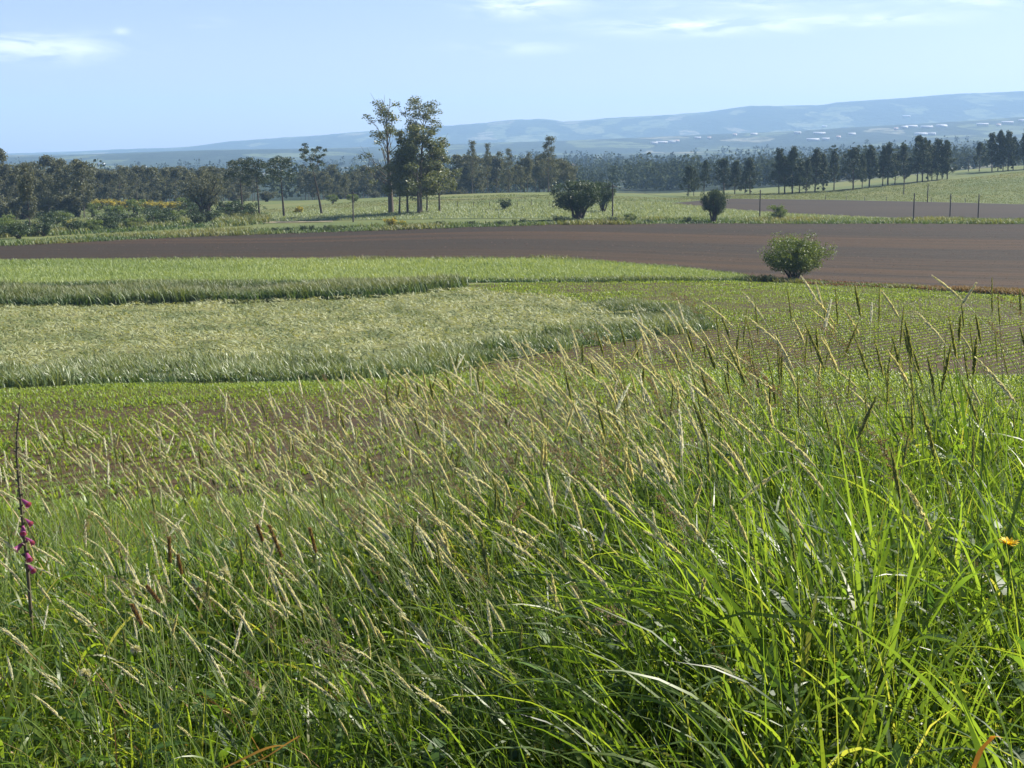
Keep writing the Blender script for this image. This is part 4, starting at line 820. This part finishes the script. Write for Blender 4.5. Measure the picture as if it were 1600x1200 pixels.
# ------------------------------------------------------------------ end of the verge
# ------------------------------------------------------------------ haze, sky, sun, camera
SUN_AZ, SUN_EL = 64, 40
def haze():
    V, Q, _, _ = box(-9000, 9000, -60, 13200, -140, 460)
    m, nt, N, ln = newmat('haze_air'); v = N('ShaderNodeVolumePrincipled')
    v.inputs['Color'].default_value = (.42, .67, 1, 1); v.inputs['Density'].default_value = .000105; v.inputs['Anisotropy'].default_value = 0.1
    O = N('ShaderNodeOutputMaterial'); ln(v.outputs[0], O.inputs['Volume'])
    obj('haze', mesh('haze', V, Q, mats=[m]), kind='stuff', label='thin blue haze filling the air over the valley', category='haze')
haze()
def sky():
    w = bpy.data.worlds.new('World'); SC.world = w; w.use_nodes = True; nt = w.node_tree; nt.nodes.clear(); ln = nt.links.new
    N = lambda t, **kw: _node(nt, t, kw)
    s = N('ShaderNodeTexSky', sky_type='NISHITA'); s.sun_disc = False; s.sun_elevation = math.radians(SUN_EL); s.sun_rotation = math.radians(SUN_AZ)
    s.air_density = 1.0; s.dust_density = .8; s.ozone_density = 3.0; s.altitude = 300
    tc = N('ShaderNodeTexCoord'); sx = N('ShaderNodeSeparateXYZ'); ln(tc.outputs['Generated'], sx.inputs[0])
    def M(op, a, b=None, c=None):
        n = N('ShaderNodeMath', operation=op)
        for q, v in enumerate((a, b, c)):
            if v is None: continue
            if isinstance(v, (int, float)): n.inputs[q].default_value = v
            else: ln(v, n.inputs[q])
        return n.outputs[0]
    az = M('DIVIDE', sx.outputs[0], M('MAXIMUM', sx.outputs[1], .01)); el = sx.outputs[2]
    tot = None
    for px, py, wx, wy, amp in [(60, 82, 110, 18, 1.0), (810, 8, 70, 16, .9), (1090, 42, 150, 12, 1.0), (1330, 36, 130, 8, .6), (1200, 10, 200, 9, .35), (1510, 10, 60, 16, .5), (330, 40, 30, 8, .3), (205, 55, 10, 5, .5), (800, 75, 90, 10, .3)]:
        a0 = (px - 800) / F; e0 = math.sin(math.atan(float(row_tan(py))))
        dx = M('POWER', M('DIVIDE', M('ABSOLUTE', M('SUBTRACT', az, a0)), wx / F), 2); dy = M('POWER', M('DIVIDE', M('ABSOLUTE', M('SUBTRACT', el, e0)), wy / F), 2)
        g = M('MULTIPLY', M('EXPONENT', M('MULTIPLY', M('ADD', dx, dy), -1)), amp); tot = g if tot is None else M('ADD', tot, g)
    cv = N('ShaderNodeCombineXYZ'); ln(M('MULTIPLY', az, 14), cv.inputs[0]); ln(M('MULTIPLY', el, 75), cv.inputs[1])
    nz = N('ShaderNodeTexNoise'); nz.inputs['Scale'].default_value = 1.6; nz.inputs['Detail'].default_value = 7; nz.inputs['Roughness'].default_value = .55; nz.inputs['Distortion'].default_value = .6; ln(cv.outputs[0], nz.inputs['Vector'])
    mr = N('ShaderNodeMapRange'); mr.inputs[1].default_value = .38; mr.inputs[2].default_value = .66; ln(nz.outputs[0], mr.inputs[0])
    fac = M('MINIMUM', M('MULTIPLY', M('MULTIPLY', tot, mr.outputs[0]), .6), .7)
    tint = N('ShaderNodeMix', data_type='RGBA', blend_type='MULTIPLY'); tint.inputs[0].default_value = 1; ln(s.outputs[0], tint.inputs[6]); tint.inputs[7].default_value = (*SKY_TINT, 1)
    mx = N('ShaderNodeMix', data_type='RGBA'); ln(fac, mx.inputs[0]); ln(tint.outputs[2], mx.inputs[6]); mx.inputs[7].default_value = (*CLOUD, 1)
    bg = N('ShaderNodeBackground'); bg.inputs[1].default_value = SKY_STR; ln(mx.outputs[2], bg.inputs[0])
    O = N('ShaderNodeOutputWorld'); ln(bg.outputs[0], O.inputs[0])
SKY_TINT, CLOUD, SKY_STR = (.99, .89, 1.04), (16, 15.8, 16.6), .064
sky()
L = bpy.data.lights.new('sun', 'SUN'); L.energy = 5.0; L.angle = math.radians(.53); L.color = (1, .94, .83)
lo = bpy.data.objects.new('sun', L); COL.objects.link(lo); lo.location = (30, 20, 60)
from mathutils import Vector
a, e = math.radians(SUN_AZ), math.radians(SUN_EL)
lo.rotation_euler = Vector((math.sin(a) * math.cos(e), math.cos(a) * math.cos(e), math.sin(e))).to_track_quat('Z', 'Y').to_euler()
cam = bpy.data.cameras.new('camera'); cam.sensor_fit = 'HORIZONTAL'; cam.sensor_width = 36; cam.lens = F / 1600 * 36; cam.clip_start = .05; cam.clip_end = 30000
co = bpy.data.objects.new('camera', cam); COL.objects.link(co); co.location = (0, 0, EYE); co.rotation_euler = (math.pi / 2 - PITCH, 0, 0); SC.camera = co
SC.view_settings.view_transform = 'Standard'; SC.view_settings.look = 'None'; SC.view_settings.gamma = 1; SC.view_settings.exposure = 1.25
SC.cycles.max_bounces = 8; SC.cycles.diffuse_bounces = 3; SC.cycles.transmission_bounces = 4; SC.cycles.volume_bounces = 2; SC.cycles.use_denoising = True
